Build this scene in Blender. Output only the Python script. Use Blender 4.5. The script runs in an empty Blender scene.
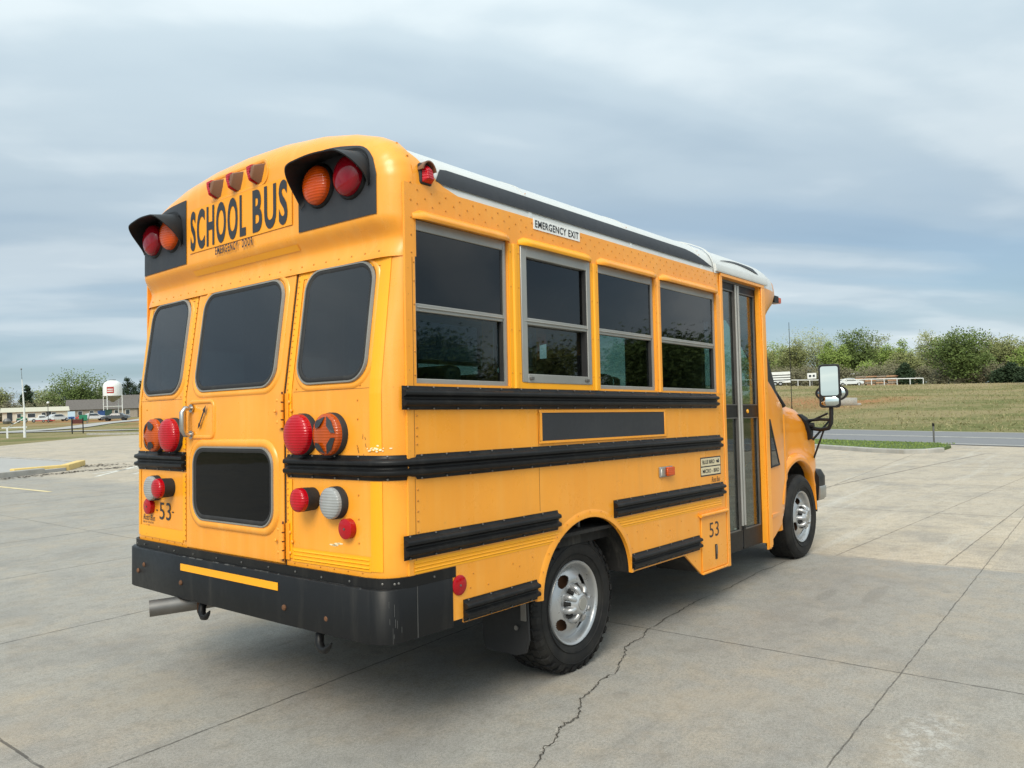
import bpy, bmesh, math, random
from math import sin, cos, pi, radians, sqrt
from mathutils import Vector, Matrix, noise as mnoise
random.seed(7)
S = bpy.context.scene
COL = S.collection

# ------------------------------------------------------------------ camera
cam_d = bpy.data.cameras.new('camera'); cam = bpy.data.objects.new('camera', cam_d); COL.objects.link(cam)
yaw, pit, rol = 0.68853, 0.024866, -0.036384
F = Vector((cos(yaw)*cos(pit), sin(yaw)*cos(pit), sin(pit)))
R0 = Vector((sin(yaw), -cos(yaw), 0)); U0 = R0.cross(F)
Rv = R0*cos(rol)+U0*sin(rol); Uv = -R0*sin(rol)+U0*cos(rol)
M = Matrix((( Rv.x, Uv.x, -F.x, -2.0808), (Rv.y, Uv.y, -F.y, -3.5523), (Rv.z, Uv.z, -F.z, 1.4598), (0,0,0,1)))
cam.matrix_world = M
cam_d.sensor_width = 36; cam_d.lens = 789.21/1024*36; cam_d.clip_start = .05; cam_d.clip_end = 3000
S.camera = cam

# ------------------------------------------------------------------ world / sun / exposure
SUN_EL, SUN_AZ = radians(42), radians(206)      # azimuth of the sun measured from +X towards +Y
w = bpy.data.worlds.new('World'); S.world = w; w.use_nodes = True
nt = w.node_tree; N = nt.nodes; L = nt.links; N.clear()
def wn(t, **k):
    n = N.new(t)
    for a, b in k.items(): setattr(n, a, b)
    return n
def wmath(op, a, b=None, clamp=False):
    n = N.new('ShaderNodeMath'); n.operation = op; n.use_clamp = clamp
    for i, v in enumerate((a, b)):
        if v is None: continue
        if isinstance(v, (int, float)): n.inputs[i].default_value = v
        else: L.new(v, n.inputs[i])
    return n.outputs[0]
def wramp(fac, stops, interp='LINEAR'):
    n = N.new('ShaderNodeValToRGB'); n.color_ramp.interpolation = interp
    e = n.color_ramp.elements
    while len(e) < len(stops): e.new(.5)
    for q, (p, c) in zip(e, stops): q.position = p; q.color = (*c, 1)
    L.new(fac, n.inputs[0]); return n.outputs[0]
sky = wn('ShaderNodeTexSky', sky_type='NISHITA', sun_disc=False, sun_elevation=SUN_EL, sun_rotation=pi/2-SUN_AZ, altitude=200, air_density=1.2, dust_density=1.5)
tc = wn('ShaderNodeTexCoord'); sp = wn('ShaderNodeSeparateXYZ'); L.new(tc.outputs['Generated'], sp.inputs[0])
zc = wmath('ADD', wmath('MAXIMUM', sp.outputs[2], 0.0), .13)
cx_ = wmath('DIVIDE', sp.outputs[0], zc); cy_ = wmath('DIVIDE', sp.outputs[1], zc)
# rotate so that the cloud bands run from far left to upper right of the view
cb = wn('ShaderNodeCombineXYZ')
A1 = radians(52)
L.new(wmath('ADD', wmath('MULTIPLY', cx_, cos(A1)), wmath('MULTIPLY', cy_, sin(A1))), cb.inputs[0])
L.new(wmath('SUBTRACT', wmath('MULTIPLY', cy_, cos(A1)), wmath('MULTIPLY', cx_, sin(A1))), cb.inputs[1])
mp = wn('ShaderNodeMapping'); L.new(cb.outputs[0], mp.inputs[0]); mp.inputs['Scale'].default_value = (1.5, .40, 1); mp.inputs['Location'].default_value = (2.3, .7, 0)
n1 = wn('ShaderNodeTexNoise'); L.new(mp.outputs[0], n1.inputs['Vector']); n1.inputs['Scale'].default_value = .75; n1.inputs['Detail'].default_value = 4; n1.inputs['Roughness'].default_value = .42; n1.inputs['Distortion'].default_value = .35
mp2 = wn('ShaderNodeMapping'); L.new(cb.outputs[0], mp2.inputs[0]); mp2.inputs['Scale'].default_value = (1.1, .75, 1); mp2.inputs['Location'].default_value = (-1.1, 4.2, 0)
n2 = wn('ShaderNodeTexNoise'); L.new(mp2.outputs[0], n2.inputs['Vector']); n2.inputs['Scale'].default_value = 2.4; n2.inputs['Detail'].default_value = 8; n2.inputs['Roughness'].default_value = .5; n2.inputs['Distortion'].default_value = .2
mixv = wmath('ADD', wmath('MULTIPLY', n1.outputs[0], .82), wmath('MULTIPLY', n2.outputs[0], .18))
SKYK = 10.0
def k3(c): return tuple(SKYK*x for x in c)
cl = wramp(mixv, [(.33, (.350, .450, .535)), (.44, (.400, .505, .590)), (.51, (.455, .560, .640)), (.58, (.57, .665, .730)), (.67, (.78, .845, .870))], 'EASE')
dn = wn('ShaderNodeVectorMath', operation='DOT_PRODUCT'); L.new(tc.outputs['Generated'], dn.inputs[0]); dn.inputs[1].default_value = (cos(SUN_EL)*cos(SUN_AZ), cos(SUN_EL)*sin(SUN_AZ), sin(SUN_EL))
# overcast cloud deck: brighter overhead and where the sun stands behind it
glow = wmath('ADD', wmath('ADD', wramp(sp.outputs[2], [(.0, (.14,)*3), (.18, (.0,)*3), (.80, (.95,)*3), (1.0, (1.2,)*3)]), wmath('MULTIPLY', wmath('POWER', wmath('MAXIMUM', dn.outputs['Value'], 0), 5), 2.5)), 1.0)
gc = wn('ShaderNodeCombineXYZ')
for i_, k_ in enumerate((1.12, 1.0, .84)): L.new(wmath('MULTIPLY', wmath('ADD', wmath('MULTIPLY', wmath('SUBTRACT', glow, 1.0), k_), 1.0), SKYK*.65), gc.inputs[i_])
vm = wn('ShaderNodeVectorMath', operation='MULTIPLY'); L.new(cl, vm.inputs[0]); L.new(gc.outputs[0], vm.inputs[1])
# thin cloud lets more blue through low down
thin = wmath('MULTIPLY', wramp(sp.outputs[2], [(0.0, (.30,)*3), (.05, (.42,)*3), (.14, (.38,)*3), (.26, (.12,)*3), (.5, (.04,)*3)]), wramp(n1.outputs[0], [(.44, (1,)*3), (.58, (.25,)*3)]))
blue = wn('ShaderNodeVectorMath', operation='MULTIPLY'); L.new(sky.outputs[0], blue.inputs[0]); blue.inputs[1].default_value = (.44, .59, .74)
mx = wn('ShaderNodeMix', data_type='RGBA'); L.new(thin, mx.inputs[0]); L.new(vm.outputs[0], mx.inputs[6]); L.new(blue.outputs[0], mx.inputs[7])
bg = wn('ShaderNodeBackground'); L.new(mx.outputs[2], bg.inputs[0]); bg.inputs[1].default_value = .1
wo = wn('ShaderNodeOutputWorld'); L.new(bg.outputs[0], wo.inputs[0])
sd = bpy.data.lights.new('sun', 'SUN'); sd.energy = 1.5; sd.angle = radians(26); sd.color = (1, .90, .76)
so = bpy.data.objects.new('sun', sd); COL.objects.link(so)
sv = Vector((cos(SUN_EL)*cos(SUN_AZ), cos(SUN_EL)*sin(SUN_AZ), sin(SUN_EL)))
so.rotation_euler = sv.to_track_quat('Z', 'Y').to_euler(); so.location = (0, 0, 60)
S.view_settings.view_transform = 'Standard'; S.view_settings.look = 'None'; S.view_settings.exposure = 0.68; S.view_settings.gamma = 1
S.render.engine = 'CYCLES'; S.cycles.use_denoising = True; S.cycles.max_bounces = 7; S.cycles.transparent_max_bounces = 16; S.cycles.sample_clamp_indirect = 4

# ------------------------------------------------------------------ materials
class NB:
    def __init__(s, name):
        s.m = bpy.data.materials.new(name); s.m.use_nodes = True; s.t = s.m.node_tree
        s.p = s.t.nodes['Principled BSDF']; s.c = None
    def n(s, t, **k):
        q = s.t.nodes.new(t)
        for a, b in k.items(): setattr(q, a, b)
        return q
    def l(s, a, b): s.t.links.new(a, b)
    def obj(s):
        if not s.c: s.c = s.n('ShaderNodeTexCoord').outputs['Object']
        return s.c
    def math(s, op, a, b=None, c=None, clamp=False):
        q = s.n('ShaderNodeMath', operation=op, use_clamp=clamp)
        for i, v in enumerate((a, b, c)):
            if v is None: continue
            if isinstance(v, (int, float)): q.inputs[i].default_value = v
            else: s.l(v, q.inputs[i])
        return q.outputs[0]
    def map(s, sc, loc=(0, 0, 0), rot=(0, 0, 0)):
        q = s.n('ShaderNodeMapping'); s.l(s.obj(), q.inputs[0]); q.inputs['Scale'].default_value = sc; q.inputs['Location'].default_value = loc; q.inputs['Rotation'].default_value = rot
        return q.outputs[0]
    def noise(s, scale, detail=4, rough=.5, vec=None, dist=0):
        q = s.n('ShaderNodeTexNoise'); s.l(vec or s.obj(), q.inputs['Vector'])
        q.inputs['Scale'].default_value = scale; q.inputs['Detail'].default_value = detail; q.inputs['Roughness'].default_value = rough; q.inputs['Distortion'].default_value = dist
        return q.outputs[0]
    def ramp(s, f, stops):
        q = s.n('ShaderNodeValToRGB'); e = q.color_ramp.elements
        while len(e) < len(stops): e.new(.5)
        for a, (p, c) in zip(e, stops): a.position = p; a.color = (*c, 1) if len(c) == 3 else c
        s.l(f, q.inputs[0]); return q.outputs[0]
    def mix(s, f, a, b, mode='MIX'):
        q = s.n('ShaderNodeMix', data_type='RGBA', blend_type=mode)
        for i, v in ((0, f), (6, a), (7, b)):
            if isinstance(v, (int, float)): q.inputs[i].default_value = v
            elif isinstance(v, tuple): q.inputs[i].default_value = (*v, 1)
            else: s.l(v, q.inputs[i])
        return q.outputs[2]
    def bump(s, h, st=.3, d=.01):
        q = s.n('ShaderNodeBump'); q.inputs['Strength'].default_value = st; q.inputs['Distance'].default_value = d
        s.l(h, q.inputs['Height']); s.l(q.outputs[0], s.p.inputs['Normal'])
    def base(s, v):
        if isinstance(v, tuple): s.p.inputs['Base Color'].default_value = (*v, 1)
        else: s.l(v, s.p.inputs['Base Color'])
    def set(s, **k):
        for a, b in k.items():
            i = s.p.inputs[a.replace('_', ' ')]
            if isinstance(b, (int, float)): i.default_value = b
            else: s.l(b, i)
        return s

def paint(name, col, rough=.38, var=.10, dirt=.0, coat=.25, bump=.0, spec=.5, metallic=0):
    b = NB(name); n = b.noise(2.3, 5, .6); n2 = b.noise(34, 3, .6)
    dark = tuple(x*(1-var) for x in col); lite = tuple(min(1, x*(1+var*.6)) for x in col)
    c = b.mix(b.ramp(n, [(.3, (0,)*3), (.7, (1,)*3)]), dark, lite)
    if dirt:
        st = b.noise(5, 5, .65, b.map((2.2, 2.2, .35)))
        c = b.mix(b.math('MULTIPLY', b.ramp(st, [(.52, (0,)*3), (.75, (1,)*3)]), dirt), c, (.30, .22, .12) if col[0] > .3 else (.16, .145, .12))
    b.base(c); b.set(Roughness=b.math('ADD', b.math('MULTIPLY', n2, .18), rough-.09), Coat_Weight=coat, Coat_Roughness=.18, Metallic=metallic)
    b.p.inputs['Specular IOR Level'].default_value = spec
    if bump: b.bump(b.noise(1.6, 2, .5), bump, .03)
    return b.m
MAT = {}
def bus_yellow():
    b = NB('bus_yellow_paint'); col = (.86, .34, .026)
    c = b.mix(b.ramp(b.noise(1.7, 5, .6), [(.3, (0,)*3), (.7, (1,)*3)]), (.81, .302, .020), (.91, .365, .032))
    st = b.noise(1, 5, .6, b.map((16, 16, .9))); c = b.mix(b.math('MULTIPLY', b.ramp(st, [(.50, (0,)*3), (.72, (1,)*3)]), .22), c, (.88, .48, .13))        # chalky runs
    st2 = b.noise(1, 6, .7, b.map((9, 9, .6), (3, 5, 1))); c = b.mix(b.math('MULTIPLY', b.ramp(st2, [(.58, (0,)*3), (.75, (1,)*3)]), .16), c, (.34, .20, .08))   # road film
    c = b.mix(b.math('MULTIPLY', b.ramp(b.noise(40, 4, .7), [(.62, (0,)*3), (.74, (1,)*3)]), .25), c, (.45, .22, .06))
    b.base(c); b.set(Roughness=b.math('ADD', b.math('MULTIPLY', b.noise(6, 5, .65), .28), .16), Coat_Weight=.15, Coat_Roughness=.15)
    n1 = b.noise(1.3, 2, .5); n2 = b.noise(5.5, 2, .5); b.bump(b.math('ADD', n1, b.math('MULTIPLY', n2, .25)), .26, .03); return b.m
MAT['yellow'] = bus_yellow()
MAT['yellow2'] = (lambda b: (b.base(b.mix(b.noise(2, 3, .5), (.80, .270, .006), (.86, .30, .010))), b.set(Roughness=.28, Coat_Weight=.4, Coat_Roughness=.08), b.m)[2])(NB('chassis_yellow_paint'))
MAT['rivet'] = paint('aged_yellow_rivet', (.58, .22, .02), .5, .2, .3, 0)
MAT['signbg'] = paint('sign_reflective_sheet', (.86, .33, .006), .45, .05, .04, .1)
MAT['tape'] = paint('yellow_reflective_tape', (.92, .385, .002), .40, .05, .06, .15)
MAT['white'] = paint('white_roof_paint', (.62, .63, .61), .35, .06, .10, .3)
MAT['black'] = paint('black_trim_paint', (.008, .008, .0085), .42, .3, .08, .0, spec=.25)
MAT['matte_black'] = paint('matte_black_panel', (.020, .022, .027), .55, .15, .06, .05)
MAT['rubber'] = paint('black_rubber', (.016, .016, .017), .72, .3, .12, 0)
MAT['plastic'] = paint('black_plastic', (.012, .012, .013), .48, .2, .04, .0, spec=.3)
MAT['alu'] = paint('aluminium_frame', (.36, .355, .33), .42, .15, .12, 0, metallic=.55)
MAT['beadgrey'] = paint('dull_grey_bead', (.30, .29, .26), .45, .2, .2, 0, metallic=.4)
MAT['chrome'] = paint('brushed_chrome', (.50, .48, .45), .30, .1, .15, 0, metallic=1)
MAT['steel'] = paint('dull_steel', (.20, .19, .18), .45, .3, .3, 0, metallic=.8)
MAT['silver'] = paint('silver_wheel_paint', (.46, .465, .47), .30, .14, .25, .3, metallic=.60)
MAT['dark'] = paint('underbody_black', (.012, .011, .010), .85, .5, .3, 0)
MAT['rust'] = paint('rusty_metal', (.12, .05, .02), .8, .4, .3, 0)
MAT['ink'] = paint('black_lettering', (.022, .024, .03), .5, .05, 0, 0)
MAT['seat'] = paint('green_grey_vinyl', (.03, .045, .042), .5, .2, 0, 0)
MAT['interior'] = paint('interior_grey_panel', (.12, .13, .13), .6, .1, 0, 0)
MAT['brownpanel'] = paint('brown_bulkhead_panel', (.12, .09, .065), .6, .1, 0, 0)
MAT['labelwhite'] = paint('white_decal', (.78, .79, .77), .45, .04, .05, .1)
MAT['labelcream'] = paint('cream_plate', (.66, .56, .36), .45, .04, .05, .1)
MAT['brownlens'] = paint('weathered_brown_housing', (.19, .085, .04), .5, .25, .2, .1)

def lens(name, col, rib=True, spec=.5):
    b = NB(name); n = b.noise(9, 4, .6)
    b.base(b.mix(n, tuple(x*.65 for x in col), tuple(min(1, x*1.15) for x in col)))
    b.set(Roughness=.12, Coat_Weight=0.0); b.p.inputs['Specular IOR Level'].default_value = .45
    if rib:
        wv = b.n('ShaderNodeTexWave', wave_type='BANDS', bands_direction='Z', wave_profile='SIN'); b.l(b.obj(), wv.inputs[0]); wv.inputs['Scale'].default_value = 26
        b.bump(wv.outputs[0], .5, .002)
    return b.m
MAT['red'] = lens('red_lens', (.46, .001, .008)); MAT['redp'] = lens('red_flasher_lens', (.24, .001, .008), False)
MAT['amber'] = lens('amber_lens', (.60, .070, .001)); MAT['amberd'] = lens('dull_amber_lens', (.46, .070, .004))
MAT['clear'] = lens('clear_lens', (.33, .335, .33)); MAT['reflector'] = lens('red_reflector', (.42, .001, .008), False)

def glass(name, tint, trans, rough=.02, ior=1.5):
    b = NB(name); t = b.t
    tr = b.n('ShaderNodeBsdfTransparent'); tr.inputs[0].default_value = (*tint, 1)
    gl = b.n('ShaderNodeBsdfGlossy'); gl.inputs[0].default_value = (1, 1, 1, 1); gl.inputs['Roughness'].default_value = rough
    df = b.n('ShaderNodeBsdfDiffuse'); df.inputs[0].default_value = (.006, .007, .009, 1)
    m1 = b.n('ShaderNodeMixShader'); m1.inputs[0].default_value = trans; b.l(df.outputs[0], m1.inputs[1]); b.l(tr.outputs[0], m1.inputs[2])
    fr = b.n('ShaderNodeFresnel'); ge = b.n('ShaderNodeNewGeometry'); b.l(b.math('SUBTRACT', ior, b.math('MULTIPLY', ge.outputs['Backfacing'], ior-1/ior)), fr.inputs[0])
    n = b.noise(3, 3, .5); bp = b.n('ShaderNodeBump'); bp.inputs['Strength'].default_value = .05; bp.inputs['Distance'].default_value = .01; b.l(n, bp.inputs['Height']); b.l(bp.outputs[0], gl.inputs['Normal'])
    m2 = b.n('ShaderNodeMixShader'); b.l(fr.outputs[0], m2.inputs[0]); b.l(m1.outputs[0], m2.inputs[1]); b.l(gl.outputs[0], m2.inputs[2])
    out = t.nodes['Material Output']; t.links.new(m2.outputs[0], out.inputs[0]); t.nodes.remove(b.p)
    return b.m
MAT['glass_dark'] = glass('dark_tinted_glass', (.20, .24, .28), .85)
MAT['glass'] = glass('tinted_glass', (.44, .54, .52), .97)
MAT['glass_door'] = glass('door_glass', (.66, .78, .74), .97)
MAT['glass_rear'] = glass('rear_dark_glass', (.22, .23, .24), .75, ior=1.72)
MAT['glass_low'] = glass('lower_door_dark_glass', (.12, .12, .12), .6, ior=1.26)
def rear_glass():
    b = NB('rear_window_glass'); b.base((.008, .009, .010)); b.set(Roughness=.08); b.p.inputs['Specular IOR Level'].default_value = .50
    b.bump(b.noise(2.5, 3, .5), .04, .01); return b.m
MAT['rearglass'] = rear_glass()
def mirror_m():
    b = NB('mirror_glass'); b.base((.60, .64, .61)); b.set(Metallic=1, Roughness=.02); return b.m
MAT['mirror'] = mirror_m()

# ------------------------------------------------------------------ mesh helpers
def bake(o):
    if not o.modifiers: return
    bpy.context.view_layer.update()
    me = bpy.data.meshes.new_from_object(o.evaluated_get(bpy.context.evaluated_depsgraph_get())); o.modifiers.clear(); o.data = me
class MB:
    def __init__(s): s.v = []; s.f = []
    def add(s, vs, fs):
        o = len(s.v); s.v += [tuple(x) for x in vs]; s.f += [tuple(i+o for i in f) for f in fs]; return s
    def quad(s, a, b, c, d): return s.add([a, b, c, d], [(0, 1, 2, 3)])
    def box(s, x0, x1, y0, y1, z0, z1, M=None):
        vs = [Vector((x, y, z)) for z in (z0, z1) for y in (y0, y1) for x in (x0, x1)]
        if M: vs = [M @ v for v in vs]
        return s.add(vs, [(0, 2, 3, 1), (4, 5, 7, 6), (0, 1, 5, 4), (2, 6, 7, 3), (0, 4, 6, 2), (1, 3, 7, 5)])
    def obox(s, c, sx, sy, sz, M3=None):
        M = Matrix.Translation(Vector(c)) @ (M3.to_4x4() if M3 else Matrix())
        return s.box(-sx/2, sx/2, -sy/2, sy/2, -sz/2, sz/2, M)
    def tube(s, pts, rad, n=10, cap=True):
        pts = [Vector(p) for p in pts]
        rad = rad if isinstance(rad, (list, tuple)) else [rad]*len(pts)
        vs = []; fs = []; prev = None
        for i, p in enumerate(pts):
            t = (pts[min(i+1, len(pts)-1)]-pts[max(i-1, 0)]).normalized()
            if prev is None: a = t.orthogonal().normalized()
            else: a = (prev-t*prev.dot(t)); a = a.normalized() if a.length > 1e-6 else t.orthogonal().normalized()
            prev = a; b = t.cross(a)
            for k in range(n): q = 2*pi*k/n; vs.append(p+(a*cos(q)+b*sin(q))*rad[i])
        for i in range(len(pts)-1):
            for k in range(n): k2 = (k+1) % n; fs.append((i*n+k, i*n+k2, (i+1)*n+k2, (i+1)*n+k))
        if cap: fs.append(tuple(range(n-1, -1, -1))); fs.append(tuple((len(pts)-1)*n+k for k in range(n)))
        return s.add(vs, fs)
    def lathe(s, prof, c, axis, n=32, cap0=True, cap1=True):
        """prof: [(r, h)] along axis from c"""
        c = Vector(c); ax = Vector(axis).normalized()
        a = ax.orthogonal().normalized()
        if abs(ax.x) > .9 or abs(ax.y) > .9: a = Vector((0, 0, 1)); a = (a-ax*a.dot(ax)).normalized()
        b = ax.cross(a); vs = []; fs = []
        for r, h in prof:
            for k in range(n): q = 2*pi*k/n; vs.append(c+ax*h+(a*cos(q)+b*sin(q))*r)
        for i in range(len(prof)-1):
            for k in range(n): k2 = (k+1) % n; fs.append((i*n+k, i*n+k2, (i+1)*n+k2, (i+1)*n+k))
        if cap0: fs.append(tuple(range(n-1, -1, -1)))
        if cap1: fs.append(tuple((len(prof)-1)*n+k for k in range(n)))
        return s.add(vs, fs)
    def sweep(s, path, prof, closed=False, cap=True):
        """path: [(P, outward, up)], prof: [(o, u)] open cross-section closed around the back"""
        vs = []; fs = []; m = len(prof)
        for P, O, U in path:
            for o, u in prof: vs.append(Vector(P)+Vector(O)*o+Vector(U)*u)
        n = len(path)
        for i in range(n if closed else n-1):
            j = (i+1) % n
            for k in range(m): k2 = (k+1) % m; fs.append((i*m+k, j*m+k, j*m+k2, i*m+k2))
        if cap and not closed: fs.append(tuple(range(m))); fs.append(tuple((n-1)*m+k for k in range(m-1, -1, -1)))
        return s.add(vs, fs)
    def poly(s, pts): return s.add(pts, [tuple(range(len(pts)))])
    def slab(s, pts, off):
        """polygon with thickness: pts list, off vector"""
        n = len(pts); off = Vector(off); a = [Vector(p) for p in pts]; b = [p+off for p in a]
        fs = [tuple(range(n-1, -1, -1)), tuple(range(n, 2*n))]+[(i, (i+1) % n, n+(i+1) % n, n+i) for i in range(n)]
        return s.add(a+b, fs)
    def build(s, name, mat, parent=None, smooth=True, bevel=0, angle=35, solid=0, merge=True, loc=None, seg=2):
        me = bpy.data.meshes.new(name); me.from_pydata([tuple(v) for v in s.v], [], s.f)
        bm = bmesh.new(); bm.from_mesh(me)
        if merge: bmesh.ops.remove_doubles(bm, verts=bm.verts, dist=1e-5)
        bmesh.ops.recalc_face_normals(bm, faces=bm.faces); bm.to_mesh(me); bm.free()
        me.materials.append(MAT[mat] if isinstance(mat, str) else mat)
        if smooth:
            for p in me.polygons: p.use_smooth = True
            try: me.set_sharp_from_angle(angle=radians(angle))
            except Exception: pass
        o = bpy.data.objects.new(name, me); COL.objects.link(o)
        if parent: o.parent = parent
        if loc: o.location = loc
        if solid:
            q = o.modifiers.new('s', 'SOLIDIFY'); q.thickness = solid; q.offset = 0; bake(o); me = o.data
        if smooth:
            for p in me.polygons: p.use_smooth = True
            me.set_sharp_from_angle(angle=radians(angle))
        if bevel:
            q = o.modifiers.new('b', 'BEVEL'); q.width = bevel; q.segments = seg; q.limit_method = 'ANGLE'; q.angle_limit = radians(40); q.harden_normals = False
        return o
def merge_into(o, mb, mat, smooth=False):
    bake(o); t = bpy.data.meshes.new('t'); t.from_pydata([tuple(v) for v in mb.v], [], mb.f); q = bmesh.new(); q.from_mesh(t); bmesh.ops.recalc_face_normals(q, faces=q.faces); q.to_mesh(t); q.free()
    me = o.data; mt = MAT[mat]
    if mt.name not in [m.name for m in me.materials]: me.materials.append(mt)
    mi = [m.name for m in me.materials].index(mt.name); q = bmesh.new(); q.from_mesh(me); n = len(q.faces); q.from_mesh(t); q.faces.ensure_lookup_table()
    for f in q.faces[n:]: f.material_index = mi; f.smooth = smooth
    q.to_mesh(me); q.free(); bpy.data.meshes.remove(t)
def empty(name, loc=(0, 0, 0), rot=(0, 0, 0), parent=None):
    o = bpy.data.objects.new(name, None); COL.objects.link(o); o.location = loc; o.rotation_euler = rot; o.empty_display_size = .2
    if parent: o.parent = parent
    return o
def tag(o, label=None, cat=None, group=None, kind=None):
    if label: o['label'] = label
    if cat: o['category'] = cat
    if group: o['group'] = group
    if kind: o['kind'] = kind
    return o
def sm(a, b, x): t = max(0, min(1, (x-a)/(b-a))); return t*t*(3-2*t)
def rrect(y0, y1, z0, z1, r, n=6):
    pts = []
    for cy, cz, a0 in ((y1-r, z1-r, 0), (y0+r, z1-r, 90), (y0+r, z0+r, 180), (y1-r, z0+r, 270)):
        for k in range(n+1): a = radians(a0+90*k/n); pts.append((cy+r*cos(a), cz+r*sin(a)))
    return pts
def text_mesh(body, height, width, spacing=1.0, bold=0.0, shear=0.0):
    """2-D glyph outlines as (verts, faces), scaled to width x height, origin at lower left"""
    cu = bpy.data.curves.new('t', 'FONT'); cu.body = body; cu.size = 1; cu.offset = bold; cu.space_character = spacing; cu.shear = shear; cu.resolution_u = 4
    ob = bpy.data.objects.new('t', cu); COL.objects.link(ob)
    bpy.context.view_layer.update()
    me = bpy.data.meshes.new_from_object(ob.evaluated_get(bpy.context.evaluated_depsgraph_get()))
    vs = [v.co.copy() for v in me.vertices]; fs = [tuple(p.vertices) for p in me.polygons]
    bpy.data.objects.remove(ob); bpy.data.curves.remove(cu); bpy.data.meshes.remove(me)
    x0 = min(v.x for v in vs); x1 = max(v.x for v in vs); y0 = min(v.y for v in vs); y1 = max(v.y for v in vs)
    return [((v.x-x0)/(x1-x0)*width, (v.y-y0)/(y1-y0)*height) for v in vs], fs
def text_on(name, body, w_, h_, fn, mat, parent, **k):
    vs, fs = text_mesh(body, h_, w_, **k); m = MB(); m.add([fn(a, b) for a, b in vs], fs); return m.build(name, mat, parent, smooth=False, merge=False)

# =================================================================== GROUND
def terrain_h(x, y):
    bb = y/max(x, 1); lw = sm(.75, 1.3, bb) if x > 1 else (1 if y > 0 else 0)
    r = (1.3+4.6*max(0, min(.5, bb)))*max(0, min(1, (x-27)/110))**1.2
    l = 1.6*max(0, min(1, (math.hypot(x, y)-68)/135))**1.3
    d = max(0, min(1, (math.hypot(x, y)-34)/40))*sm(66, 90, math.hypot(x, y)) if lw > .5 else sm(28, 50, x)
    return r*(1-lw)+l*lw+mnoise.noise(Vector((x*.035, y*.035, 0)))*.28*d
ground_bm = MB()
def grid_sheet(mb, fx, nu, nv):
    vs = [fx(i/nu, j/nv) for j in range(nv+1) for i in range(nu+1)]
    mb.add(vs, [(j*(nu+1)+i, j*(nu+1)+i+1, (j+1)*(nu+1)+i+1, (j+1)*(nu+1)+i) for j in range(nv) for i in range(nu)])
def tf(u, v):
    a = 2*pi*u; r = 1200*(v**2.2)+.2; x, y = r*cos(a)+10, r*sin(a)+10
    return (x, y, terrain_h(x, y)-.03)
grid_sheet(ground_bm, tf, 240, 150)
def grass_mat():
    b = NB('grass_field'); o = b.obj(); sp = b.n('ShaderNodeSeparateXYZ'); b.l(o, sp.inputs[0])
    n1 = b.noise(.075, 6, .65); n2 = b.noise(1.4, 5, .7); n3 = b.noise(9, 4, .7)
    green = b.mix(n2, (.085, .105, .032), (.16, .165, .060)); straw = b.mix(n3, (.21, .165, .082), (.36, .285, .165))
    dry = b.math('ADD', b.ramp(n1, [(.44, (0,)*3), (.56, (.95,)*3)]), b.ramp(n2, [(.42, (0,)*3), (.7, (.5,)*3)]), clamp=True)
    far = b.math('MULTIPLY', b.math('SUBTRACT', sp.outputs[0], 75), .012, clamp=True)
    dry = b.math('ADD', b.math('MULTIPLY', dry, .75), b.math('MULTIPLY', far, .35), clamp=True)
    c = b.mix(dry, green, straw)
    # bare red clay in patches on the rise across the road
    cm = b.noise(1, 4, .6, b.map((.055, .09, 1), (3.1, 1.7, 0)))
    band = b.math('SUBTRACT', 1, b.math('MULTIPLY', b.math('ABSOLUTE', b.math('SUBTRACT', sp.outputs[0], 62)), .05), clamp=True)
    side = b.math('MULTIPLY', b.math('SUBTRACT', sp.outputs[1], 10.5), .3, clamp=True)
    clay = b.math('MULTIPLY', b.math('MULTIPLY', b.ramp(cm, [(.42, (0,)*3), (.50, (1,)*3)]), band), side)
    c = b.mix(b.math('MULTIPLY', clay, b.ramp(n2, [(.3, (.5,)*3), (.6, (1,)*3)])), c, (.34, .16, .075))
    b.base(c); b.set(Roughness=.95); b.p.inputs['Specular IOR Level'].default_value = .1
    b.bump(b.noise(6, 6, .8), .6, .06); return b.m
MAT['grass'] = grass_mat()
g = ground_bm.build('ground', 'grass'); tag(g, kind='structure')

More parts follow.
